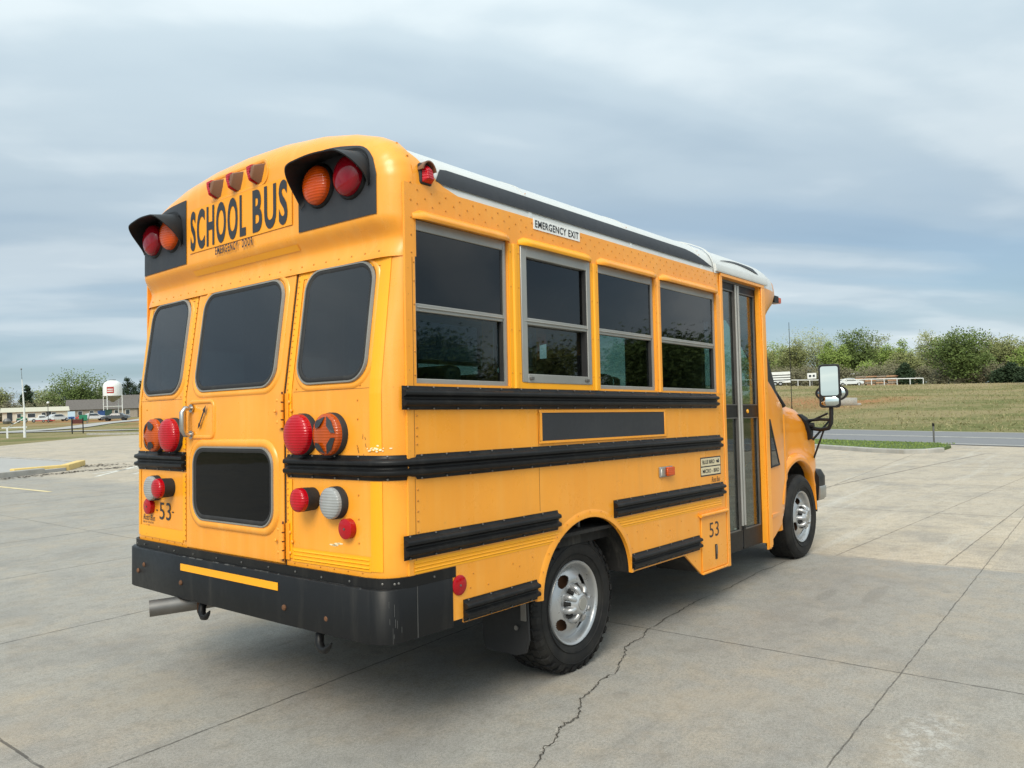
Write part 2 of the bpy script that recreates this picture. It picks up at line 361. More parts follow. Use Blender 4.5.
LOT = [(-90, -90), (-10, -90), (20.0, -2), (22.4, .9), (18.6, .85), (18.1, 1.2), (18.2, 2.0), (19.6, 3.7), (24, 13), (30, 32), (31.5, 52), (29.5, 60.5), (27.1, 63.4), (24.1, 62.0), (19.2, 56.2), (15.3, 51.8), (-5, 34), (-90, 20)]
LOT[2] = (21.5, -2)
def concrete_mat():
    b = NB('weathered_concrete'); o = b.obj(); sp = b.n('ShaderNodeSeparateXYZ'); b.l(o, sp.inputs[0]); X, Y = sp.outputs[0], sp.outputs[1]
    blot = b.noise(.55, 5, .62, dist=.3); mid = b.noise(3.2, 6, .65); fine = b.noise(70, 3, .7); grit = b.noise(260, 2, .6)
    beige = b.math('ADD', b.math('MULTIPLY', b.math('SUBTRACT', X, 5.15), 40, clamp=True), 0, clamp=True)
    edge = b.math('MULTIPLY', b.math('SUBTRACT', X, 5.6), 1.2, clamp=True)
    left = b.math('MULTIPLY', b.math('SUBTRACT', Y, 3), .8, clamp=True)
    beige = b.math('ADD', b.math('MULTIPLY', beige, b.math('SUBTRACT', 1, left)), b.math('MULTIPLY', edge, left), clamp=True)
    # slab to slab tone
    cell = b.n('ShaderNodeTexWhiteNoise', noise_dimensions='2D'); cv = b.n('ShaderNodeCombineXYZ')
    b.l(b.math('FLOOR', b.math('DIVIDE', b.math('ADD', X, .78), 3.0)), cv.inputs[0]); b.l(b.math('FLOOR', b.math('DIVIDE', b.math('ADD', Y, 2.43), 2.43)), cv.inputs[1]); b.l(cv.outputs[0], cell.inputs[0])
    grey = b.mix(blot, (.280, .258, .222), (.374, .347, .300)); tan = b.mix(blot, (.48, .39, .280), (.58, .485, .365))
    c = b.mix(beige, grey, tan)
    c = b.mix(b.math('MULTIPLY', cell.outputs[0], .30), c, (.24, .235, .225))
    c = b.mix(b.math('MULTIPLY', b.ramp(mid, [(.47, (0,)*3), (.68, (1,)*3)]), .42), c, (.40, .315, .21))       # rust-brown tint
    c = b.mix(b.math('MULTIPLY', b.ramp(b.noise(1.1, 6, .7, b.map((1, 1, 1), (5, 3, 0))), [(.47, (0,)*3), (.66, (1,)*3)]), .50), c, (.16, .155, .15))   # dark stains
    # pale drag streaks along the lanes in the far slab field
    st = b.noise(1, 6, .7, b.map((.16, 2.6, 1), (0, 0, 0), (0, 0, radians(3))))
    c = b.mix(b.math('MULTIPLY', b.math('MULTIPLY', b.ramp(st, [(.55, (0,)*3), (.70, (1,)*3)]), beige), .5), c, (.60, .57, .51))
    st2 = b.noise(1, 5, .7, b.map((1.9, .18, 1), (4, 2, 0), (0, 0, radians(-12))))
    c = b.mix(b.math('MULTIPLY', b.math('MULTIPLY', b.ramp(st2, [(.58, (0,)*3), (.72, (1,)*3)]), beige), .35), c, (.58, .54, .47))
    # chalky scuffed patch and small oil spots
    def spot(x0, y0, rx, ry):
        dx = b.math('DIVIDE', b.math('SUBTRACT', X, x0), rx); dy = b.math('DIVIDE', b.math('SUBTRACT', Y, y0), ry)
        d = b.math('ADD', b.math('MULTIPLY', dx, dx), b.math('MULTIPLY', dy, dy))
        return b.math('SUBTRACT', 1, b.math('SMOOTHSTEP', d, .3, 1.3) if False else b.math('MULTIPLY', d, .9), clamp=True)
    wp = b.math('MULTIPLY', spot(1.55, -2.72, .42, .16), b.ramp(b.noise(16, 5, .75), [(.46, (0,)*3), (.60, (1,)*3)]))
    c = b.mix(b.math('MULTIPLY', wp, .65), c, (.54, .53, .50))
    for (sx, sy, rx, ry) in ((3.07, -1.85, .13, .05), (3.95, -1.9, .30, .06), (3.75, -1.62, .20, .05), (1.27, -1.42, .05, .05), (1.05, .15, .03, .05), (-.05, -1.75, .18, .1)):
        c = b.mix(b.math('MULTIPLY', b.ramp(spot(sx, sy, rx, ry), [(.0, (0,)*3), (.45, (1,)*3)]), .28), c, (.085, .08, .075))
    c = b.mix(b.math('MULTIPLY', b.ramp(fine, [(.38, (1,)*3), (.56, (0,)*3)]), .48), c, (.13, .122, .108))
    c = b.mix(b.math('MULTIPLY', b.ramp(grit, [(.50, (0,)*3), (.62, (1,)*3)]), .45), c, (.55, .53, .49))
    c = b.mix(b.math('MULTIPLY', b.ramp(b.noise(22, 5, .75), [(.54, (0,)*3), (.66, (1,)*3)]), .30), c, (.14, .125, .10))
    c = b.mix(b.math('MULTIPLY', b.ramp(b.noise(1, 4, .65, b.map((.5, 5.5, 1), (7, 1, 0), (0, 0, radians(24)))), [(.60, (0,)*3), (.72, (1,)*3)]), .22), c, (.12, .118, .112))
    c = b.mix(b.math('MULTIPLY', b.ramp(b.noise(9, 6, .75, b.map((1, 1, 1), (2, 9, 0))), [(.48, (0,)*3), (.64, (1,)*3)]), .30), c, (.17, .155, .13))
    c = b.mix(b.math('MULTIPLY', b.ramp(b.noise(.9, 5, .7, b.map((1, 1, 1), (8, 2, 0))), [(.52, (0,)*3), (.70, (1,)*3)]), .32), c, (.42, .33, .22))
    # sawn joints
    wob = b.math('MULTIPLY', b.math('SUBTRACT', b.noise(7, 3, .6), .5), .022)
    jt = None
    def line(v, w_):
        nonlocal jt
        k = b.math('SUBTRACT', 1, b.math('DIVIDE', b.math('ABSOLUTE', b.math('ADD', v, wob)), w_), clamp=True); k = b.math('MULTIPLY', k, 2.5, clamp=True)
        jt = k if jt is None else b.math('MAXIMUM', jt, k)
    for x0, s_, w_ in ((-6.8, 0, .008), (-3.8, 0, .008), (-.78, 0, .008), (2.34, -.004, .007), (5.17, .02, .004), (8.2, .0, .012), (11.3, 0, .014), (14.3, 0, .016)):
        line(b.math('SUBTRACT', b.math('ADD', X, b.math('MULTIPLY', Y, s_)), x0), w_)
    for y0, s_, w_ in ((-7.4, .02, .008), (-4.95, .02, .009), (-2.505, .024, .0042), (-.055, .05, .008), (2.43, .01, .009), (4.85, 0, .012), (7.3, 0, .014), (9.7, 0, .015), (12.1, 0, .018), (14.5, 0, .018)):
        line(b.math('SUBTRACT', b.math('SUBTRACT', Y, b.math('MULTIPLY', X, s_)), y0), w_)
    for y0, s_, w_, xa, xb in ((1.95, -.14, .024, 8.6, 17.6), (-.85, -.075, .006, 5.2, 16), (-2.0, -.02, .006, 5.2, 13)):
        v = b.math('SUBTRACT', b.math('SUBTRACT', Y, b.math('MULTIPLY', X, s_)), y0)
        gate = b.math('MULTIPLY', b.math('GREATER_THAN', X, xa), b.math('LESS_THAN', X, xb))
        line(b.math('ADD', v, b.math('MULTIPLY', b.math('SUBTRACT', 1, gate), 50)), w_)
    c = b.mix(b.math('MULTIPLY', b.math('MULTIPLY', jt, b.ramp(b.noise(11, 4, .7), [(.35, (.35,)*3), (.55, (1,)*3)])), .72), c, (.045, .04, .034))
    b.base(c); b.set(Roughness=b.math('ADD', b.math('MULTIPLY', mid, .2), .72)); b.p.inputs['Specular IOR Level'].default_value = .3
    hgt = b.math('SUBTRACT', b.math('ADD', b.math('MULTIPLY', fine, .4), b.math('MULTIPLY', grit, .25)), b.math('MULTIPLY', jt, 2.0))
    b.bump(hgt, .5, .004); return b.m
MAT['concrete'] = concrete_mat()
m = MB(); m.slab([(x, y, -.14) for x, y in LOT], (0, 0, .14)); tag(m.build('parking_lot', 'concrete', smooth=False), kind='structure')
# meandering crack, a narrow open crevice drawn as its own thin sheet
CR = [(.32, -1.58), (.5, -1.51), (.58, -1.47), (.64, -1.48), (.76, -1.41), (.82, -1.4), (.91, -1.41), (.98, -1.37), (1.11, -1.29), (1.22, -1.27), (1.31, -1.25), (1.39, -1.22), (1.51, -1.24), (1.66, -1.17), (1.81, -1.12), (1.93, -1.04), (2.07, -1.03), (2.15, -1.04), (2.26, -.99), (2.41, -.97), (2.81, -.94), (3.15, -.92), (3.6, -.95), (4.23, -.93), (4.81, -.97), (5.15, -1.0)]
def crack_strip(pts, wmin, wmax, z, seed, jit=.012, sub=6):
    rnd = random.Random(seed); P = []
    for (a, b2), (c2, d) in zip(pts, pts[1:]):
        for k in range(sub): t = k/sub; P.append((a+(c2-a)*t+rnd.uniform(-jit, jit), b2+(d-b2)*t+rnd.uniform(-jit, jit)))
    mb = MB()
    W = [rnd.uniform(wmin, wmax) for _ in P]
    for i in range(len(P)-1):
        (x0, y0), (x1, y1) = P[i], P[i+1]; dx, dy = x1-x0, y1-y0; l = math.hypot(dx, dy)+1e-9; nx, ny = -dy/l, dx/l
        mb.quad((x0+nx*W[i], y0+ny*W[i], z), (x0-nx*W[i], y0-ny*W[i], z), (x1-nx*W[i+1], y1-ny*W[i+1], z), (x1+nx*W[i+1], y1+ny*W[i+1], z))
    return mb
MAT['crackdark'] = paint('crack_dirt', (.065, .055, .042), .95, .4, 0, 0)
MAT['crackpale'] = paint('crack_chipped_edge', (.44, .41, .36), .9, .25, 0, 0)
tag(crack_strip(CR, .0008, .0040, .0052, 3, jit=.009, sub=8).build('pavement_crack', 'crackdark', smooth=False, merge=False), kind='structure')
mb = MB(); rnd = random.Random(5)
for i in range(1, len(CR)-2):
    for _q in range(4):
        t_ = rnd.random(); x, y = CR[i][0]+(CR[i+1][0]-CR[i][0])*t_, CR[i][1]+(CR[i+1][1]-CR[i][1])*t_; s9 = rnd.uniform(.3, 1.1); y += rnd.uniform(-.004, .010); q = [(x+.018*s9*cos(a)*rnd.uniform(.5, 1.2), y+.006*s9*sin(a)*rnd.uniform(.5, 1.2), .0026) for a in [k*pi/3 for k in range(6)]]; mb.poly(q)
# weeds and pale chips along the crack
tag(mb.build('crack_chips', 'crackpale', smooth=False, merge=False), kind='structure')

MAT['lotline'] = paint('worn_yellow_line_paint', (.66, .54, .30), .8, .2, .25, 0)
MAT['lotwhite'] = paint('worn_white_line_paint', (.62, .60, .54), .8, .25, .25, 0)
def ln(mb, a, b2, wd, z=.004):
    (x0, y0), (x1, y1) = a, b2; dx, dy = x1-x0, y1-y0; l = math.hypot(dx, dy); nx, ny = -dy/l*wd/2, dx/l*wd/2
    mb.quad((x0+nx, y0+ny, z), (x0-nx, y0-ny, z), (x1-nx, y1-ny, z), (x1+nx, y1+ny, z))
mb = MB(); ln(mb, (4.30, 19.2), (4.36, 14.06), .11); tag(mb.build('parking_line', 'lotline', smooth=False), kind='structure')
mb = MB()
for a, b2 in (((7.0, 18.4), (8.7, 19.4)), ((6.6, 17.3), (9.2, 20.4)), ((7.4, 17.0), (10.2, 19.6)), ((8.3, 16.6), (11.4, 19.2))): ln(mb, a, b2, .12)
ln(mb, (8.9, 7), (20.5, 7.4), .10); ln(mb, (11.2, 12), (11.6, 24), .1)
tag(mb.build('hatched_lot_marking', 'lotwhite', smooth=False, merge=False), kind='structure')

# road
def asphalt_mat(name, a, c2):
    b = NB(name); n = b.noise(2.2, 5, .6, b.map((1, .12, 1))); n2 = b.noise(40, 3, .6)
    c = b.mix(n, a, c2); c = b.mix(b.math('MULTIPLY', n2, .3), c, tuple(x*1.6 for x in c2)); b.base(c); b.set(Roughness=.9); b.bump(n2, .4, .01); return b.m
MAT['asphalt'] = asphalt_mat('worn_grey_asphalt', (.135, .135, .142), (.185, .185, .19))
MAT['asphalt2'] = asphalt_mat('pale_old_asphalt', (.27, .26, .25), (.36, .35, .33))
def rx(y, n): return (20.3+.44*y) if n == 0 else (26.4+.31*y)
rp0 = lambda y: 20.3+.44*y if y > -2 else 19.42+.36*(y+2)
rp1 = lambda y: rp0(y)+6.1-.10*max(0, y)*0
m = MB(); ys = [-120+4*i for i in range(52)]
grid_sheet(m, lambda u, v: (rp0(-120+210*v)*(1-u)+rp1(-120+210*v)*u, -120+210*v, max(terrain_h(rp0(-120+210*v)*(1-u)+rp1(-120+210*v)*u, -120+210*v), 0)+.012), 4, 110)
tag(m.build('road', 'asphalt'), kind='structure')
m = MB()
for off, wd in ((.25, .10), (2.95, .09), (3.15, .09), (5.85, .10)):
    grid_sheet(m, lambda u, v: (rp0(-120+210*v)+off+wd*u, -120+210*v, max(terrain_h(rp0(-120+210*v)+off, -120+210*v), 0)+.017), 1, 110)
tag(m.build('road_marking', 'lotwhite', smooth=False, merge=False), kind='structure')
# kerb of the grass verge
MAT['kerb'] = paint('grey_kerb_concrete', (.36, .345, .315), .85, .2, .3, 0)
MAT['kerby'] = paint('yellow_painted_kerb', (.70, .50, .18), .75, .12, .25, 0)
def kerb(name, pts, mat, h=.13, wd=.15, z0=None, bev=.02):
    mb = MB(); path = []
    for i, p in enumerate(pts):
        a = Vector(pts[max(i-1, 0)]); c2 = Vector(pts[min(i+1, len(pts)-1)]); t = (c2-a).normalized(); nrm = Vector((t.y, -t.x, 0))
        z = max(terrain_h(*p), 0) if z0 is None else z0
        path.append(((p[0], p[1], z), nrm, (0, 0, 1)))
    mb.sweep(path, [(-wd/2, -.05), (wd/2, -.05), (wd/2, h), (-wd/2, h)]); return tag(mb.build(name, mat, smooth=False, bevel=bev), kind='structure')
kerb('verge_kerb', [(32, 40), (24.1, 13.1), (19.1, 3.6), (17.75, 1.75), (17.45, 1.0), (17.6, .62), (18.1, .40)], 'kerb', .10)
MAT['verge'] = (lambda: (lambda b: (b.base(b.mix(b.noise(3, 5, .7), (.055, .10, .018), (.12, .16, .04))), b.set(Roughness=.95), b.bump(b.noise(9, 6, .8), .8, .08), b.m)[3])(NB('verge_green_grass')))()
m = MB(); vp = [(18.15, .45), (17.62, .68), (17.55, 1.0), (17.85, 1.75), (19.2, 3.6), (24.2, 13), (27.2, 20), (28.6, 20), (25.7, 12.9), (22.1, 4.5), (20.4, .9), (19.4, .45)]
m.slab([(x, y, -.02) for x, y in vp], (0, 0, .085)); tag(m.build('grass_verge', 'verge', smooth=False), kind='structure')

# kerbed island at the left
isl = [(-8, 16.6), (5.35, 20.0), (7.2, 20.75), (8.45, 22.6), (8.8, 26), (8.9, 31.2), (-9, 33)]
m = MB(); m.slab([(x, y, -.02) for x, y in isl], (0, 0, .11)); tag(m.build('island_pavement', 'asphalt2', smooth=False), kind='structure')
kerb('island_kerb', [(-8, 16.6), (5.35, 20.0), (6.5, 20.45)], 'kerb', .15, .22)
kerb('painted_island_kerb', [(5.9, 20.9), (7.3, 21.0), (8.5, 22.9)], 'kerby', .17, .26)
kerb('island_back_kerb', [(8.6, 23.2), (8.8, 26), (8.9, 31.2), (4, 33)], 'kerb', .13, .16)
MAT['leaflitter'] = paint('dark_leaf_litter', (.06, .045, .03), .95, .5, 0, 0)
m = MB(); rnd = random.Random(9)
for k in range(420):
    t = rnd.random(); x, y = (5.0+3.8*t, 19.4+1.0*t) if rnd.random() < .6 else (8.6+rnd.gauss(0, .35), 22.2+rnd.gauss(0, .5))
    x += rnd.gauss(0, .25); y += rnd.gauss(0, .15)-.1; r = rnd.uniform(.02, .06); a = rnd.uniform(0, 6)
    m.add([(x+r*cos(a), y+r*sin(a), .006), (x+r*cos(a+2), y+r*sin(a+2), .02), (x+r*cos(a+4), y+r*sin(a+4), .008)], [(0, 1, 2)])
tag(m.build('leaf_litter', 'leaflitter', smooth=False, merge=False), 'dry dark leaf litter gathered along the kerb island', 'leaf litter', kind='stuff')
# paths at the far left
def ribbon(name, pts, wd, mat, dz=.02):
    mb = MB(); vs = []
    for i, p in enumerate(pts):
        a = Vector(pts[max(i-1, 0)]); c2 = Vector(pts[min(i+1, len(pts)-1)]); t = (c2-a).normalized(); nx, ny = t.y*wd/2, -t.x*wd/2
        for s_ in (1, -1): x, y = p[0]+nx*s_, p[1]+ny*s_; vs.append((x, y, terrain_h(x, y)+dz))
    mb.add(vs, [(2*i, 2*i+1, 2*i+3, 2*i+2) for i in range(len(pts)-1)]); return tag(mb.build(name, mat, smooth=False), kind='structure')
def lerp_pts(pts, n):
    out = []
    for a, b2 in zip(pts, pts[1:]):
        for k in range(n): out.append((a[0]+(b2[0]-a[0])*k/n, a[1]+(b2[1]-a[1])*k/n))
    return out+[pts[-1]]
ribbon('uphill_lane', lerp_pts([(20, 92), (32, 98), (41, 109), (52, 125), (62, 139), (74, 152)], 6), 4.2, 'asphalt2', .06)
ribbon('lower_lane', lerp_pts([(27, 96), (33, 92), (36.3, 87), (38, 82), (44, 78), (60, 74)], 6), 3.4, 'asphalt2', .05)
kerb('far_lot_kerb', lerp_pts([(28.2, 70.5), (29.6, 66), (31.5, 61), (33, 52)], 2), 'kerb', .12, .35)
MAT['scuff'] = paint('pale_scuff_mark', (.07, .07, .068), .7, .5, 0, 0)
# =================================================================== SCHOOL BUS (built in its own frame: X forward, -Y the door side)
BUS = empty('school_bus', rot=(0, radians(1.4464), 0))
tag(BUS, 'short yellow school bus with black rub rails and white roof, parked on the concrete lot', 'school bus')
W2 = 1.126
PR = [(1.126, 2.13), (1.126, 2.40), (1.122, 2.46), (1.105, 2.515), (1.07, 2.565), (1.02, 2.605), (.95, 2.637), (.8, 2.685), (.6, 2.727), (.3, 2.758), (0, 2.768)]
def clampf(x, a, b): return max(a, min(b, x))
def lean(z): return .14*clampf(z-1.55, 0, .75)
def bow(y): return .022*clampf((abs(y)-.45)/.556, 0, 1)
RC = .12
def rearX(y, z, off=0.0):
    d = W2-abs(y); x = .020+bow(y)+lean(z)
    if d < RC: x += (.176-.042-lean(z))*(1-sqrt(max(0, 1-((RC-d)/RC)**2)))
    return x-off
def seg_dist(p, a, b):
    ax, az = a; bx_, bz = b; t = clampf(((p[0]-ax)*(bx_-ax)+(p[1]-az)*(bz-az))/((bx_-ax)**2+(bz-az)**2), 0, 1)
    return math.hypot(p[0]-ax-t*(bx_-ax), p[1]-az-t*(bz-az))
# cap profile (slightly bigger than the roof behind it)
CP = [(1.130, 2.105), (1.130, 2.135), (1.130, 2.165), (1.130, 2.19), (1.130, 2.225), (1.130, 2.26), (1.130, 2.30), (1.130, 2.40), (1.127, 2.46), (1.112, 2.52), (1.08, 2.575), (1.03, 2.62), (.95, 2.66), (.8, 2.707), (.6, 2.748), (.3, 2.78), (0, 2.79)]
CR_ = .145
def capface(y, z): return .052+bow(y)*.8+.050*(1-sm(2.185, 2.280, z))-.020*(1-sm(2.10, 2.185, z))
def capX(y, z, off=0.0):
    y = abs(y); d = min(seg_dist((y, z), a, b) for a, b in zip(CP, CP[1:]))
    x = capface(y, z)
    if d < CR_: x += (.188-x)*(1-sqrt(max(0, 1-((CR_-d)/CR_)**2)))
    return x-off
def onrear(y, z, off=.0): return (rearX(y, z, off), y, z)
def oncap(y, z, off=.0): return (capX(y, z, off), y, z)

# ---- side walls with window, door and wheel openings
WIN = [(.190, .806), (.900, 1.512), (1.600, 2.232), (2.312, 3.108)]
WZ0, WZ1 = 1.565, 2.27
DX0, DX1 = 3.225, 3.925
HX = 1.4486; HZ = .399; FXW = 4.9695; FZW = .488
def skirt(x, side):
    if x < .457: z = .535
    elif x < 1.02: z = .515
    elif x <= 1.875:
        t = (x-1.4475)/.428; z = .505+.37*sqrt(max(0, 1-t*t))
    elif x < 2.54: z = .505
    elif x < 2.765 and side < 0: z = .505-(x-2.54)/.225*.155
    elif side < 0: z = .35
    else: z = .505
    return z
def side_wall(side, name):
    y = side*W2; xs = {.134, .457, 1.0195, 1.0205, 1.8745, 1.8755, 2.54, 2.765, DX0, DX1, 3.99}
    for a, b in WIN+[(3.30, 3.90)]: xs |= {a, b}
    for k in range(1, 28): xs.add(1.4475-.428*cos(pi*k/28))
    xs = sorted(xs); mb = MB()
    for x0, x1 in zip(xs, xs[1:]):
        xm = (x0+x1)/2; z0a, z0b = skirt(x0+1e-4, side), skirt(x1-1e-4, side)
        segs = [((z0a, z0b), 1.3), (1.3, WZ0), (WZ0, WZ1), (WZ1, 2.418)]
        for a, b in segs:
            inwin = any(p < xm < q for p, q in (WIN if side < 0 else WIN+[(3.30, 3.90)]))
            if inwin and a == WZ0: continue
            if side < 0 and DX0 < xm < DX1: continue
            za, zb = a if isinstance(a, tuple) else (a, a)
            yy = lambda z: side*(W2 if z < 2.40 else W2-.001)
            mb.quad((x0, yy(za), za), (x1, yy(zb), zb), (x1, yy(b), b), (x0, yy(b), b))
    if side < 0: mb.quad((DX0, y, 2.405), (DX1, y, 2.405), (DX1, -W2+.001, 2.418), (DX0, -W2+.001, 2.418))
    return mb.build(name, 'yellow', BUS, smooth=False, solid=.012)
SW = {-1: side_wall(-1, 'side_wall'), 1: side_wall(1, 'side_wall')}
# wheel arch lips
for sd_ in (-1, 1):
    mb = MB(); path = []
    for k in range(0, 33):
        a = pi*k/32; path.append(((1.4475-.428*cos(a), sd_*(W2+.002), .505+.37*sin(a)), (0, sd_, 0), (-cos(a), 0, sin(a))))
    mb.sweep(path, [(-.01, -.006), (.012, -.006), (.014, .006), (.004, .035), (-.01, .035)]); mb.build('arch_flange', 'yellow', BUS)
    mb = MB(); V = []
    for k in range(25):
        a = pi*k/24
        for yy in (W2-.02, .70): V.append((1.4475-.44*cos(a), sd_*yy, .50+.40*sin(a)))
    mb.add(V, [(2*i, 2*i+1, 2*i+3, 2*i+2) for i in range(24)]); mb.poly([(1.4475-.44*cos(pi*k/24), sd_*.70, .50+.40*sin(pi*k/24)) for k in range(25)]); mb.build('wheel_well', 'dark', BUS)
# ---- rear lower body: corner columns + side panels + door
def rear_sheet(y0, y1, z0, z1, ny, zs, fn, off=0):
    mb = MB(); vs = []
    ys = [y0+(y1-y0)*i/ny for i in range(ny+1)]
    for z in zs:
        for y in ys: vs.append(fn(y, z, off))
    n = ny+1; mb.add(vs, [(j*n+i, j*n+i+1, (j+1)*n+i+1, (j+1)*n+i) for j in range(len(zs)-1) for i in range(ny)]); return mb
ZS = [.755, 1.0, 1.3, 1.55, 1.75, 1.95, 2.16]
def sheet_holes(y0, y1, z0, z1, holes, off, extra_y=(), extra_z=()):
    ys = sorted({y0, y1}|set(extra_y)|{h[0] for h in holes}|{h[1] for h in holes}); zs = sorted({z0, z1}|{z for z in ZS if z0 < z < z1}|set(extra_z)|{h[2] for h in holes}|{h[3] for h in holes}); mb = MB()
    for ya, yb in zip(ys, ys[1:]):
        for za, zb in zip(zs, zs[1:]):
            ym, zm = (ya+yb)/2, (za+zb)/2
            if any(h[0] < ym < h[1] and h[2] < zm < h[3] for h in holes): continue
            mb.quad(onrear(ya, za, off), onrear(yb, za, off), onrear(yb, zb, off), onrear(ya, zb, off))
    return mb
HC = [(-.320, .320, 1.618, 2.062), (-.320, .320, .962, 1.258)]
HS = [(.561, .942, 1.618, 2.066)]
def corner_pts(z, side):
    out = []
    for k in range(13):
        a = radians(90*k/12); x0 = .042+lean(z)
        out.append((.176-(.176-x0)*cos(a), side*(W2-RC+RC*sin(a)), z))
    out.append((.186, side*W2, z)); return out
RBPS = []
for side in (-1, 1):
    mb = MB(); vs = []
    for z in ZS:
        row = corner_pts(z, side); vs += row
    n = len(row); mb.add(vs, [(j*n+i, j*n+i+1, (j+1)*n+i+1, (j+1)*n+i) for j in range(len(ZS)-1) for i in range(n-1)])
    q_ = sheet_holes(.4485, W2-RC, ZS[0], ZS[-1], HS, 0, (.6, .8)); mb.add([(x, y*side, z) for x, y, z in q_.v], q_.f)
    RBPS.append(mb.build('rear_body_panel', 'yellow', BUS, angle=50))
sheet_holes(-.4485, .4485, ZS[0], ZS[-1], HC, 0).build('rear_wall', 'yellow', BUS)
# emergency door skin, standing 6 mm proud with a dark seam around it
mb = sheet_holes(-.436, .436, .772, 2.128, HC, .006)
DOOR = mb.build('emergency_door', 'yellow', BUS, angle=50, solid=.004)
for s_ in (-1, 1): mb = MB(); mb.sweep([((rearX(.4485, z, .001), s_*.4400, z), (-1, 0, 0), (0, 1, 0)) for z in ZS[:-1]+[2.125]], [(0, -.0032), (.0015, -.0032), (.0015, .0032), (0, .0032)]); mb.build('door_seam', 'rubber', DOOR)
# pressed recess shape round the lower window and pressed panel by the handle
def ring_on(pts, fn, off, prof, name, mat, parent, **k):
    mb = MB(); path = []; n = len(pts); c = (sum(p[0] for p in pts)/n, sum(p[1] for p in pts)/n)
    for i, p in enumerate(pts):
        a = pts[i-1]; b = pts[(i+1) % n]; t = Vector((0, b[0]-a[0], b[1]-a[1])).normalized(); o = Vector((0, t.z, -t.y))
        P = fn(p[0], p[1], off); path.append((P, (-1, 0, 0), o))
    mb.sweep(path, prof, closed=True, cap=False); return mb.build(name, mat, parent, **k)
GP = [(-.004, -.014), (.010, -.015), (.014, -.008), (.014, .004), (.008, .010), (-.004, .013)]
CPF = [(.006, .001), (.0165, .002), (.0165, .009), (.006, .013)]
def rear_window(y0, y1, z0, z1, r, parent, off=.006, name='rear_window', tilt=0):
    pts = rrect(y0, y1, z0, z1, r, 7); g_ = MB()
    g_.slab([onrear(y, z, off+.006) for y, z in pts], (-.004, 0, 0)); w_ = g_.build(name, 'glass_rear' if z0 > 1.2 else 'glass_low', parent, smooth=False)
    ring_on(pts, onrear, off, GP, 'rubber_gasket', 'rubber', w_, angle=60)
    ring_on([(a, b) for a, b in rrect(y0-.004, y1+.004, z0-.004, z1+.004, r+.004, 7)], onrear, off, CPF, 'grey_bead', 'beadgrey', w_, angle=60); 
    return w_
rear_window(-.347, .347, 1.592, 2.088, .085, DOOR, .004)
rear_window(-.968, -.535, 1.592, 2.092, .085, BUS, .000); rear_window(.535, .968, 1.592, 2.092, .085, BUS, .000)
rear_window(-.346, .346, .935, 1.285, .085, DOOR, .004, 'lower_door_window')
PF = [(-.004, -.03), (.004, -.026), (.010, -.012), (.010, .006), (-.002, .014)]
ring_on(rrect(-.385, .385, .898, 1.322, .11, 7), onrear, .010, PF, 'pressed_window_surround', 'yellow', DOOR, angle=60)
for (a, b, c_, d) in ((-.385, .385, 1.558, 2.118), (-.995, -.508, 1.560, 2.120), (.508, .995, 1.560, 2.120)):
    ring_on(rrect(a, b, c_, d, .105, 7), onrear, .008 if abs(a+b) < .01 else .000, [(-.004, -.02), (.003, -.018), (.007, -.006), (.007, .006), (-.002, .014)], 'pressed_window_surround', 'yellow', DOOR if abs(a+b) < .01 else BUS, angle=60)
ring_on(rrect(.165, .405, 1.345, 1.53, .03, 4), onrear, .011, [(-.004, -.012), (.002, -.010), (.005, 0), (.002, .008), (-.004, .01)], 'pressed_handle_panel', 'yellow', DOOR, angle=60)
# handle and arrow
mb = MB(); mb.tube([onrear(.375, 1.497, .015), onrear(.376, 1.497, .05), onrear(.378, 1.475, .062), onrear(.378, 1.385, .062), onrear(.376, 1.358, .05), onrear(.375, 1.358, .015)], [.011, .013, .016, .016, .013, .011], 14); mb.lathe([(.022, 0), (.022, .006)], onrear(.375, 1.497, .014), (-1, 0, 0), 16); mb.lathe([(.022, 0), (.022, .006)], onrear(.375, 1.358, .014), (-1, 0, 0), 16)
mb.build('door_handle', 'chrome', DOOR, angle=60)
mb = MB(); a0 = Vector((.300, 1.392)); a1 = Vector((.228, 1.500)); dv = (a1-a0).normalized(); nv = Vector((-dv.y, dv.x))
def on2(p, off=.020): return onrear(p.x, p.y, off)
mb.poly([on2(a0+dv*.02+nv*.006), on2(a0+dv*.02-nv*.006), on2(a1-dv*.02-nv*.006), on2(a1-dv*.02+nv*.006)])
mb.poly([on2(a1+dv*.012), on2(a1-dv*.028+nv*.015), on2(a1-dv*.028-nv*.015)]); mb.poly([on2(a0-dv*.006), on2(a0+dv*.026-nv*.012), on2(a0+dv*.026+nv*.012)]); mb.build('direction_arrow', 'ink', DOOR, smooth=False, merge=False)
# hinges
for z0, z1 in ((1.385, 1.545), (.792, .955)):
    mb = MB()
    for k in range(4): za = z0+(z1-z0)*k/4; mb.tube([onrear(-.4425, za+.003, .022), onrear(-.4425, za+(z1-z0)/4-.004, .022)], .0085, 10)
    for y in (-.425, -.46):
        mb.slab([onrear(y-.013, z0, .006 if y < -.44 else .02), onrear(y+.013, z0, .006 if y < -.44 else .02), onrear(y+.013, z1, .006 if y < -.44 else .02), onrear(y-.013, z1, .006 if y < -.44 else .02)], (-.003, 0, 0))
    for y, z in ((-.405, z1-.03), (-.385, (z0+z1)/2), (-.405, z0+.03), (-.475, z1-.04), (-.49, (z0+z1)/2), (-.475, z0+.03)): mb.lathe([(.008, 0), (.008, .004), (.004, .007)], onrear(y, z, .018 if y > -.44 else .004), (-1, 0, 0), 8)
    h_ = mb.build('door_hinge', 'yellow', BUS); 
    mb = MB(); mb.tube([onrear(-.4425, z0-.008, .020), onrear(-.4425, z1+.008, .020)], .0045, 8); mb.build('hinge_pin', 'rust', h_)
